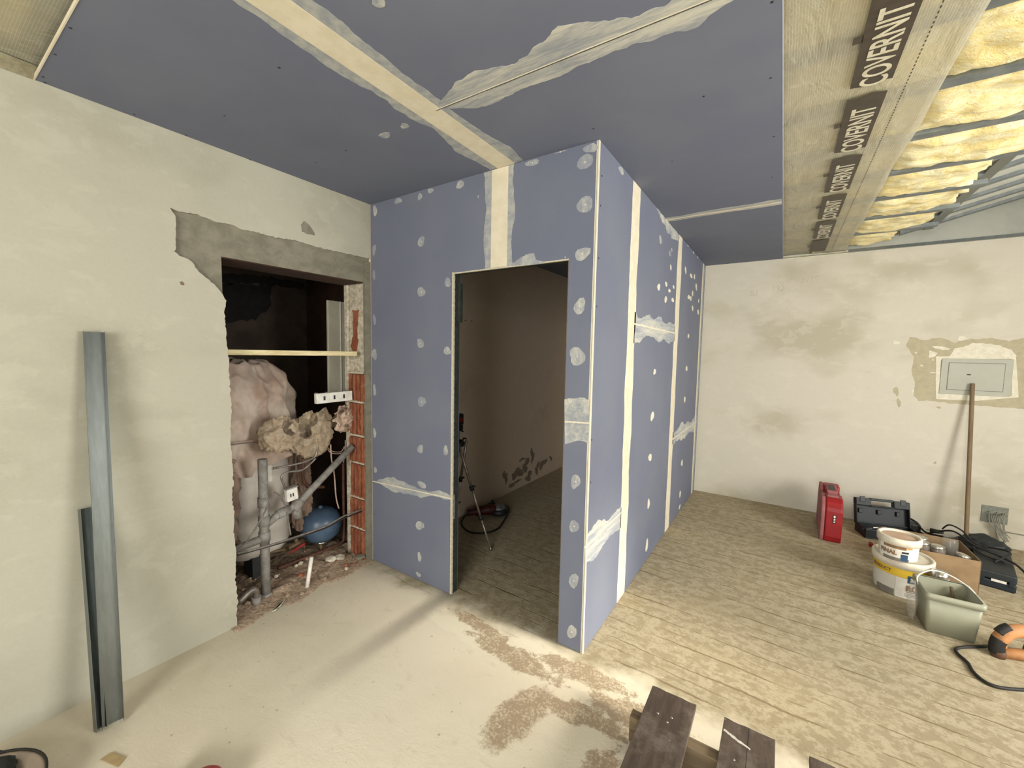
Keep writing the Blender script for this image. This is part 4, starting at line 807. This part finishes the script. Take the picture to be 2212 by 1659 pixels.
cb = [(.05,1.06,.03), (-.0+.06,.98,.012), (.14,.86,.01), (.30,.78,.01), (.42,.84,.01), (.46,.98,.01), (.42,1.14,.03), (.36,1.30,.05), (.26,1.42,.03), (.16,1.40,.02), (.14,1.28,.08), (.2,1.2,.115)]
tag(MB().tube(smooth_path(cb, 8), .008, 8).build('power_cable', BLACK_R), 'black cable looped around the red tool inside the cubicle', 'cable')

# ------------------------------------------------------------------ right side of the room
rc = thing('tool_case', 'narrow upright red plastic tool case standing on its edge by the back wall', 'tool case', (2.845, 2.46, 0), -.02)
sil = [(0,0), (.56,0), (.575,.03), (.575,.28), (.56,.33), (.53,.37), (.52,.39), (.40,.39), (.39,.345), (.19,.345), (.18,.375), (.07,.37), (.03,.34), (.0,.30), (-.012,.27), (-.012,.05)]
MB().poly([(.0, y+.004, z) for y, z in sil], (.03,0,0)).build('side_shell', PINKDUST, rc, bevel=.010, seg=3)
MB().poly([(.031, y, z) for y, z in sil], (.118,0,0)).build('half_shell', REDP, rc, bevel=.012, seg=3)
MB().box(.045, .115, .16, .185, .345, .40).box(.045, .115, .385, .41, .345, .40).box(.04, .12, .16, .41, .385, .405).build('handle', PINKDUST, rc, bevel=.008)
MB().box(.058, .102, .20, .37, .404, .4075).build('handle_recess', BLACK_P, rc)
MB().box(.04, .12, .08, .13, .366, .385).build('latch', PINKDUST, rc, bevel=.005)
MB().box(-.003, .002, .12, .46, .08, .30).build('side_rib', PINKDUST, rc, bevel=.001)
lb = MB().box(.083, .106, -.0155, -.0125, .17, .245).build('label', BLACK_P, rc)
MB().lathe([(.001,0), (.007,0), (.008,.002)], 12, M=Matrix.Translation((.0945, -.0165, .232)) @ Matrix.Rotation(rad(90), 4, 'X') @ Matrix.Diagonal((1,1.4,1,1))).box(.089, .10, -.0165, -.0155, .205, .213).box(.089, .10, -.0165, -.0155, .192, .199).box(.089, .10, -.0165, -.0155, .178, .186).build('logo', WHITEPR, lb)
# open dark case
oc = thing('open_tool_case', 'open dark plastic tool case leaning its lid on the back wall, tools inside', 'tool case', (3.33, 2.98, 0), .26)
MB().box(-.20, .20, -.20, .0, .0, .012).box(-.20, .20, -.20, -.19, .01, .085).box(-.2, .2, -.012, .0, .01, .085).box(-.2, -.19, -.2, 0, .01, .085).box(.19, .2, -.2, 0, .01, .085).build('tray', CASE_D, oc, bevel=.006)
Ml = Matrix.Translation((0, .005, .06)) @ Matrix.Rotation(rad(-14), 4, 'X')
m = MB(); m.box(-.20, .20, 0, .012, 0, .17, M=Ml).box(-.20, -.19, -.045, 0, 0, .235, M=Ml).box(.19, .20, -.045, 0, 0, .235, M=Ml).box(-.2, -.085, -.045, .012, .17, .235, M=Ml).box(.085, .2, -.045, .012, .17, .235, M=Ml).box(-.085,.085,-.045,.012,.165,.178, M=Ml).box(-.085,.085,-.04,.008,.218,.240, M=Ml)
m.build('lid', CASE_D, oc, bevel=.005)
MB().box(-.17, -.13, -.05, -.04, .20, .25, M=Ml).build('latch', BLACK_P, oc, bevel=.003); MB().box(.13, .17, -.05, -.04, .20, .25, M=Ml).build('latch', BLACK_P, oc, bevel=.003)
for k in range(3): MB().box(-.17+k*.14, -.14+k*.14, -.02, -.001, .10, .14, M=Ml).build('moulded_clip', CASE_D, oc, bevel=.004)
for i, (p, q, r_, mt, lab) in enumerate((((3.17, 2.77, .06), (3.30, 2.82, .10), .016, BLACK_P, 'black grip lying in the open tool case'), ((3.24, 2.78, .093), (3.34, 2.84, .10), .008, TIN, 'shiny metal bit lying across the open tool case'), ((3.36, 2.80, .05), (3.44, 2.90, .09), .02, BLACK_R, 'dark cylindrical tool at the right of the open tool case'))):
    tag(MB().tube([p, q], r_, 14).build('hand_tool', mt, bevel=.003), lab, 'tool')
tag(MB().box(3.19, 3.215, 2.535, 2.575, 0, .035).build('red_plastic_scrap', REDP, bevel=.006), 'tiny red plastic scrap on the floor before the open tool case', 'scrap')
yb = thing('drill_bit_box', 'small box with yellow stripes beside the stacked round tubs', 'box', (3.33, 2.34, 0), .2)
MB().box(-.06, .06, -.03, .03, 0, .12).build('body', BLACK_P, yb, bevel=.004); MB().box(-.061, .061, -.031, .031, .085, .11).box(-.061, .061, -.031, .031, .045, .052).build('stripe', YEL, yb)
# tubs
def tub(name, lab, c, r0, r1, h, z0, big, sx=1, rz=0):
    t_ = thing(name, lab, 'tub', (c[0], c[1], z0), rz)
    MB().lathe([(.001, 0), (r0-.01, 0), (r0, .008), (r1-.006, h-.035)], 48, sx=sx).build('body', BUCKETW, t_)
    MB().lathe([(r1-.004, h-.05), (r1+.004, h-.048), (r1+.006, h-.006), (r1+.0, h), (r1-.012, h-.002), (r1-.016, h-.014)], 48, sx=sx).build('lid', BUCKETW, t_)
    MB().lathe([(r1-.010, h-.013), (.001, h-.013)], 48, sx=sx).build('lid_top', DUSTLID if not big else BUCKETW, t_)
    return t_
def wrap(parent, nm, mat, r0, r1, h, za, zb, ta, tb, off=.0012, sx=1, n=24):
    vs = []; fs = []
    def rr_(z): return r0+(r1-.006-r0)*(z/(h-.035))+off
    for i in range(n+1):
        th = rad(ta+(tb-ta)*i/n)
        for z in (za, zb): vs.append((sx*rr_(z)*cos(th), rr_(z)*sin(th), z))
    for i in range(n): fs.append((2*i, 2*i+1, 2*i+3, 2*i+2))
    return MB().add(vs, fs, 0, True).build(nm, mat, parent)
def wraptext(parent, body, mat, size, r0, r1, h, z, ta, off=.002, sx=.9, bold=.0015, nm='lettering'):
    o = text(body, mat, size, Matrix.Identity(4), parent, nm, sx, bold); 
    r_ = r0+(r1-.006-r0)*(z/(h-.035))+off
    for v in o.data.vertices:
        th = rad(ta)+v.co.x/r_; rr_ = r_ + v.co.y*(r1-r0)/h + v.co.z; v.co = Vector((rr_*cos(th), rr_*sin(th), z+v.co.y))
    return o
# large tub
bc = (3.255, 1.83); T = tub('plaster_tub', 'large white round tub with a yellow band, under a smaller tub', bc, .140, .154, .25, 0, True)
bk = (.140, .154, .25)
wrap(T, 'yellow_band', YEL, *bk, .140, .195, 170, 330); wrap(T, 'white_label', WHITEPR, *bk, .002, .137, 250, 330, .0016); wrap(T, 'grey_block', GREYPR, *bk, .002, .045, 206, 248, .002)
wrap(T, 'small_print_block', M_simple('faint_print', 'bdb9ae', 'cfcbc0', .6, ns=120, stretch=(1,1,6)), *bk, .05, .135, 185, 248, .0014)
wrap(T, 'navy_badge', NAVY, *bk, .112, .162, 272, 296, .0024)
wraptext(T, 'PRODUCT', BROWNPR, .03, *bk, .158, 190, .0026); wraptext(T, 'RO', BROWNPR, .052, *bk, .058, 270, .003, bold=.002); wraptext(T, 'R', WHITEPR, .034, *bk, .124, 277, .0034)
for k in range(3): wrap(T, 'print_line', GREYPR, *bk, .036-.009*k, .039-.009*k, 268, 296, .0024)
wrap(T, 'print_line', BROWNPR, *bk, .048, .052, 270, 292, .0026)
# small tub
sc_ = (3.215, 1.755); T = tub('filler_tub', 'small white lidded tub standing on top of the larger yellow banded tub', sc_, .098, .108, .155, .251, False)
sk = (.098, .108, .155)
wrap(T, 'white_label', WHITEPR, *sk, .012, .112, 200, 335, .0008); wrap(T, 'tan_band', BROWNPR, *sk, .085, .104, 215, 282, .0014); wrap(T, 'orange_patch', ORANGEPR, *sk, .092, .106, 284, 300, .0014); wrap(T, 'grey_block', GREYPR, *sk, .004, .026, 215, 292, .0016)
wrap(T, 'navy_badge', NAVY, *sk, .012, .055, 268, 288, .002); wrap(T, 'dark_tag', BLACK_P, *sk, .062, .074, 270, 290, .002)
wraptext(T, 'FINAL', BROWNPR, .038, *sk, .044, 205, .0022, bold=.0018)
# green-grey bucket
gb = thing('rectangular_bucket', 'pale greenish grey rectangular bucket with a thin white handle, open', 'bucket', (3.378, 1.43, 0), .03)
def rrect(hx, hy, r, n=6):
    out = []
    for cx, cy, a0 in ((hx-r, hy-r, 0), (-hx+r, hy-r, 90), (-hx+r, -hy+r, 180), (hx-r, -hy+r, 270)):
        for k in range(n+1): th = rad(a0+90*k/n); out.append((cx+r*cos(th), cy+r*sin(th)))
    return out
def loft(rings): 
    n = len(rings[0]); m = MB(); vs = [v for r_ in rings for v in r_]; fs = []
    for i in range(len(rings)-1):
        for k in range(n): fs.append((i*n+k, i*n+(k+1) % n, (i+1)*n+(k+1) % n, (i+1)*n+k))
    m.add(vs, fs, 0, True); return m
def RR(hx, hy, r, z): return [(x, y, z) for x, y in rrect(hx, hy, r)]
m = loft([RR(.001,.001,.0005,0), RR(.102,.104,.02,0), RR(.118,.125,.02,.235), RR(.114,.121,.018,.235), RR(.098,.100,.018,.006), RR(.001,.001,.0005,.006)])
m.build('body', GREENPL, gb)
loft([RR(.119,.126,.02,.205), RR(.125,.132,.022,.206), RR(.125,.132,.022,.239), RR(.114,.121,.028,.240)]).build('rim', GREENPL, gb)
MB().tube(smooth_path([(-.124,.0,.225), (-.12,.04,.262), (-.05,.09,.295), (.03,.10,.285), (.10,.06,.255), (.128,.0,.225)], 8), .004, 8).build('handle', WHITEPR, gb)
tag(MB().tube(smooth_path([(3.44, 1.47, .02), (3.43, 1.50, .12), (3.42, 1.535, .215)], 5), .008, 8).build('stirring_stick', RAWWOOD), 'thin dirty stick standing inside the greenish bucket', 'stick')
# clear bag by the bucket
crumple('clear_wrap', (3.232, 1.43, .125), (.018, .07, .12), 3.3, HAZE, 'clear plastic wrap hugging the left side of the greenish bucket', 'wrap', 3, .25, False, 1.4)
# cardboard box
cbx = thing('cardboard_box', 'open brown cardboard box holding glass jars behind the bucket', 'box', (3.517, 2.18, 0), .02)
hx, hy, hh = .15, .19, .25
MB().box(-hx, hx, -hy, -hy+.004, 0, hh).box(-hx, hx, hy-.004, hy, 0, hh).box(-hx, -hx+.004, -hy, hy, 0, hh).box(hx-.004, hx, -hy, hy, 0, hh).box(-hx, hx, -hy, hy, 0, .004).build('carton', CARD, cbx)
MB().box(-hx, hx, -hy-.0005, -hy, .12, .122).build('crease', CARD, cbx)
jl = ['jar at the front left of the cardboard box, brown content', 'jar at the front middle of the cardboard box, brown content', 'jar leaning at the front right corner of the cardboard box', 'empty tall jar standing highest at the back of the cardboard box', 'jar behind the front left one in the cardboard box']
for i, (x, y, z, tilt, h_) in enumerate(((3.40, 2.07, .215, 0, .115), (3.475, 2.06, .21, 0, .115), (3.58, 2.06, .20, .25, .10), (3.57, 2.20, .225, 0, .13), (3.42, 2.20, .20, 0, .12))):
    j = thing('glass_jar', 'clear ' + jl[i], 'jar', (x, y, z-.045)); j.rotation_euler = (0, tilt, 0)
    MB().lathe([(.001, 0), (.035, 0), (.04, .008), (.04, h_-.02), (.034, h_-.01), (.034, h_), (.036, h_), (.038, h_-.012), (.044, h_-.022), (.044, 0.0)], 28).build('glass', CLEAR, j)
    if i != 3: MB().lathe([(.001, .01), (.036, .01), (.036, h_*.8), (.001, h_*.8)], 24).build('content', LIDBROWN, j); MB().lathe([(.036, h_-.012), (.037, h_+.002), (.02, h_+.004), (.001, h_+.002)], 24).build('lid', TIN, j)
j = thing('glass_jar', 'shiny lidded jar standing on the floor between bucket and box', 'jar', (3.41, 1.70, 0)); MB().lathe([(.001, 0), (.045, 0), (.048, .01), (.048, .20), (.04, .22)], 28).build('glass', CLEAR, j); MB().lathe([(.001, .004), (.044, .004), (.044, .19), (.001, .19)], 24).build('content', WHITEPVC, j); MB().lathe([(.042, .20), (.042, .235), (.02, .24), (.001, .238)], 24).build('lid', TIN, j)
# navy case and dark bag behind
nc = thing('flat_tool_case', 'flat dark navy tool case lying on the floor right of the cardboard box', 'tool case', (3.88, 2.50, 0), -.24)
MB().box(-.095, .095, -.28, .28, .0, .058).build('lower_shell', CASE_N, nc, bevel=.01); MB().box(-.095, .095, -.28, .28, .062, .118).build('upper_shell', CASE_D, nc, bevel=.01)
MB().box(-.02, .05, -.284, -.28, .052, .068).build('latch_label', WHITEPR, nc); MB().box(-.08, -.05, -.288, -.28, .04, .08).build('latch', CASE_N, nc, bevel=.003); MB().box(.06, .085, -.288, -.28, .04, .08).build('latch', CASE_N, nc, bevel=.003)
def cable(name, pts_, r_, lab, mt=None):
    tag(MB().tube(smooth_path(pts_, 8), r_, 8).build(name, mt or BLACK_R), lab, 'cable')
bp = [(3.62, 2.9, .10), (3.72, 2.75, .20), (3.80, 2.6, .165), (3.9, 2.5, .15), (3.97, 2.42, .13), (4.01, 2.3, .07), (4.0, 2.2, .02), (3.95,2.16,.012)]
cable('power_cable', bp, .007, 'black cable draped over the navy case down to the floor at right')
cable('power_cable', [(3.50, 3.08, .16), (3.56, 3.05, .14), (3.62, 2.98, .08), (3.70, 2.88, .10), (3.78, 2.75, .14), (3.86, 2.66, .13)], .008, 'black cable running from the open case along the back wall')
cable('power_cable', [(3.52, 3.10, .10), (3.6, 3.0, .06), (3.7, 2.95, .02), (3.8, 3.0, .012), (3.92, 3.02, .012)], .007, 'black cable lying on the floor behind the cardboard box')
cable('power_cable', [(3.70, 2.9, .16), (3.73, 2.86, .215), (3.79, 2.80, .20), (3.84, 2.74, .14), (3.90, 2.70, .13)], .006, 'black cable forming a small hump behind the jars')
cable('power_cable', [(3.86, 2.42, .125), (3.95, 2.5, .17), (3.98, 2.62, .16), (3.9, 2.72, .13), (3.82, 2.66, .13), (3.83, 2.52, .13), (3.92, 2.44, .126)], .006, 'coil of dark cable heaped on the navy case')
pg_ = thing('cable_plug', 'black plug at the end of a cable behind the jars', 'plug', (3.69, 2.83, .15)); MB().tube([(0,0,0), (-.07,.03,-.01)], [.014,.02], 12).build('grip', BLACK_R, pg_); MB().tube([(-.07,.03,-.01), (-.09,.04,-.012)], .004, 8).build('pin', TIN, pg_)
crumple('dark_bag', (3.95, 2.95, .07), (.15, .13, .065), 4.4, CASE_D, 'slumped dark bag on the floor against the back wall under the socket box', 'bag', 4, .3, False, 2.0)
tag(MB().box(3.52, 3.60, 3.02, 3.14, 0, .12).build('charger_block', BLACK_P, bevel=.012), 'small black block beside the open tool case by the back wall', 'charger')
# stick
tag(MB().tube([(3.865, 2.97, .0), (3.868, D-.028, 1.385)], .0145, 14).build('wooden_stick', STICK, bevel=.002), 'long brown wooden stick leaning upright against the back wall', 'stick')
# electrical panel
ep = thing('electrical_panel', 'grey flush electrical panel door set into the back wall', 'electrical panel', (3.885, D, 1.44))
MB().box(-.212, .212, -.008, 0, -.157, .157).build('frame', PANELG, ep, bevel=.002)
MB().box(-.165, .165, -.011, -.008, -.115, .118).build('door', PANELG, ep, bevel=.0015)
m = MB(); m.box(-.169,.169,-.0088,-.008,-.119,-.115).box(-.169,.169,-.0088,-.008,.118,.122).box(-.169,-.165,-.0088,-.008,-.119,.122).box(.165,.169,-.0088,-.008,-.119,.122); m.build('door_gap', GREYPR, ep)
MB().lathe([(.014,0), (.014,.002), (.001,.002)], 20, M=Matrix.Translation((-.04, -.011, .02)) @ Matrix.Rotation(rad(90), 4, 'X') @ Matrix.Diagonal((1,.3,1,1))).build('lock', BLACK_P, ep)
# socket back box
sb2 = thing('wall_junction_box', 'grey wall box low on the back wall with plastered wires hanging out', 'junction box', (4.083, D, .27))
MB().box(-.078, .078, -.006, 0, -.075, .07).build('plate', GREYBOX, sb2, bevel=.002)
for k in range(9):
    rr = random.Random(k+70); x = -.04+k*.011
    MB().tube(smooth_path([(x+.01, -.004, .01+rr.uniform(-.02,.02)), (x-.005, -.05, .0), (x+rr.uniform(-.01,.02), -.06, -.06), (x*.6+.03, -.05, -.13), (x*.8+.05, -.06, -.19+rr.uniform(-.02,.02))], 5), .0035, 6).build('wire', WIRE, sb2)
tag(MB().tube([(4.12, D-.006, .135), (4.7, D-.006, .13)], .004, 6).build('wall_conduit', WIRE), 'thin horizontal wire along the back wall foot at the right edge', 'wire')
# orange tool at right edge
og = thing('orange_power_tool', 'dusty orange and black corded power tool on the floor at the right edge', 'power tool', (3.60, 1.29, 0), .35)
MB().tube(smooth_path([(-.055,0,.06), (-.05,0,.105), (-.015,0,.145), (.05,0,.155), (.13,0,.14), (.17,0,.10)], 5), [.028]*4+[.033]*22, 18).build('housing', ORG, og)
MB().tube(smooth_path([(-.062,0,.02), (-.064,0,.06), (-.056,0,.10)], 4), .0315, 16).build('rubber_grip', BLACK_R, og)
MB().tube(smooth_path([(-.060,0,.125), (-.042,0,.149), (-.020,0,.163)], 3), .0255, 14).build('back_strap', BLACK_R, og)
MB().tube([(-.06,0,.022), (.20,0,.03)], [.026,.034], 16).build('base_body', ORG, og)
MB().tube([(.10,-.0,.04), (.12,0,.15)], .045, 18).build('motor_housing', CASE_D, og)
MB().lathe([(.001,0), (.028,0), (.030,.03), (.02,.045), (.001,.046)], 16, (-.06,-.005,0)).build('front_cap', LIDBROWN, og)
cable('power_cable', [(3.542,1.346,0.008),(3.475,1.29,0.008),(3.409,1.24,0.008),(3.373,1.198,0.008),(3.366,1.155,0.008),(3.387,1.089,0.008),(3.387,1.024,0.008),(3.4,0.969,0.008),(3.434,0.94,0.008),(3.491,0.957,0.008),(3.581,1.009,0.008)], .0075, 'black cable curving over the floor from the orange tool')
tag(MB().box(-.03,.03,-.004,.004,0,.003, M=Matrix.Translation((3.98, 1.78, .001)) @ Matrix.Rotation(-.5,4,'Z')).build('white_scrap', WHITEPR), 'tiny white scrap on the floor at the right edge', 'scrap')

# ------------------------------------------------------------------ pallet bench in the foreground
pl = thing('slatted_platform', 'low platform of dark stained planks on raw wood beams in the foreground', 'platform', (2.1, -.19, 0))
def pk(x0, x1, y0, y1, z, seed, dx=0):
    m = MB(); rr = random.Random(seed); n = 10; f = [Vector((x0+(x1-x0)*k/n, y0+rr.uniform(-.002,.002), z-.022)) for k in range(n+1)]; b_ = [Vector((x1+dx, y1, z-.022)), Vector((x0+dx, y1, z-.022))]
    return m.poly(f+b_, (0,0,.022)).build('plank', DARKWOOD, pl, bevel=.0015, tri=False)
WHT = M_simple('white_paint_smear', 'dcd8cf', 'b8b2a8', .8, ns=60)
pk(.007, .180, 0, -1.2, .16, 1, .0); p2 = pk(.282, .451, .002, -1.2, .16, 2); pk(.553, .72, .0, -1.2, .16, 3); pk(.825, .99, .0, -1.2, .16, 4)
MB().poly(ragged([(.285, -.065, .16), (.33, -.085, .16), (.375, -.098, .16), (.378, -.092, .16), (.335, -.075, .16), (.288, -.055, .16), (.285,-.065,.16)], .0015, .006, 5)[:-1], (0,0,.0006)).build('paint_smear', WHT, p2, tri=True)
MB().box(.366, .3675, -.30, 0, .1600, .1604).build('crack', BLACK_P, p2)
for y in (-.14, -.62, -1.12):
    MB().box(-.035, 1.05, y-.045, y, .035, .138).build('beam', RAWWOOD, pl, bevel=.002)
for y in (-.14, -.62, -1.12):
    for x in (-.02, .48, .98): MB().box(x, x+.06, y-.045, y, 0, .035).build('foot_block', RAWWOOD, pl)
for (x, y) in ((.06,-.13), (.10,-.15), (.11,-.12), (.33,-.17), (.42,-.16)):
    MB().lathe([(.005,0), (.004,.0015), (.001,.0018)], 10, (x, y, .16)).build('nail_head', TIN, pl)

# ------------------------------------------------------------------ bottom left corner
bw = thing('rubber_tub', 'round dusty tub with a dark rim and dark contents cut by the bottom left corner', 'tub', (.375, -1.90, 0)); bw.scale = (1.22, 1.22, 1.05)
MB().lathe([(.001, 0), (.13, 0), (.165, .075), (.172, .08), (.172, .086), (.160, .086), (.125, .02), (.001, .018)], 40).build('bowl', M_simple('dusty_brown_rubber', '6f6355', '8a7c6a', .8, ns=8), bw)
MB().lathe([(.169, .084), (.1735, .086), (.1735, .091), (.169, .092), (.1675, .089)], 64).build('rim', BLACK_R, bw)
crumple('dark_cloth', (.255, -1.845, .07), (.115, .10, .03), 6.2, M_simple('dark_green_black_cloth', '2b302b', '1b1f1c', .7, ns=10), 'dark crumpled cloth lying in the dusty tub at the bottom left', 'cloth', 4, .3, False, 2.2)
sq = [(0.417,-1.563,0.002),(0.414,-1.53,0.002),(0.485,-1.507,0.002),(0.506,-1.536,0.002)]
tag(MB().poly(sq, (0,0,.002)).build('cardboard_scrap', M_simple('tan_card', 'b09a70', 'a58e66', .9)), 'small square tan cardboard scrap on the floor at bottom left', 'scrap')
rd = thing('red_tool', 'rounded red plastic tool housing peeking in at the bottom edge', 'power tool', (.925, -1.40, .0))
MB().tube(smooth_path([(-.16,-.10,.045), (-.06,-.03,.055), (.02,.035,.062)], 6), [.045]*8+[.05,.05,.046,.036,.018], 24).build('housing', M_simple('faded_red_plastic', 'b04a4c', 'a03e42', .5), rd)
MB().tube([(.0,.01,.05), (.045,.02,.035)], .03, 16).build('black_insert', BLACK_R, rd)
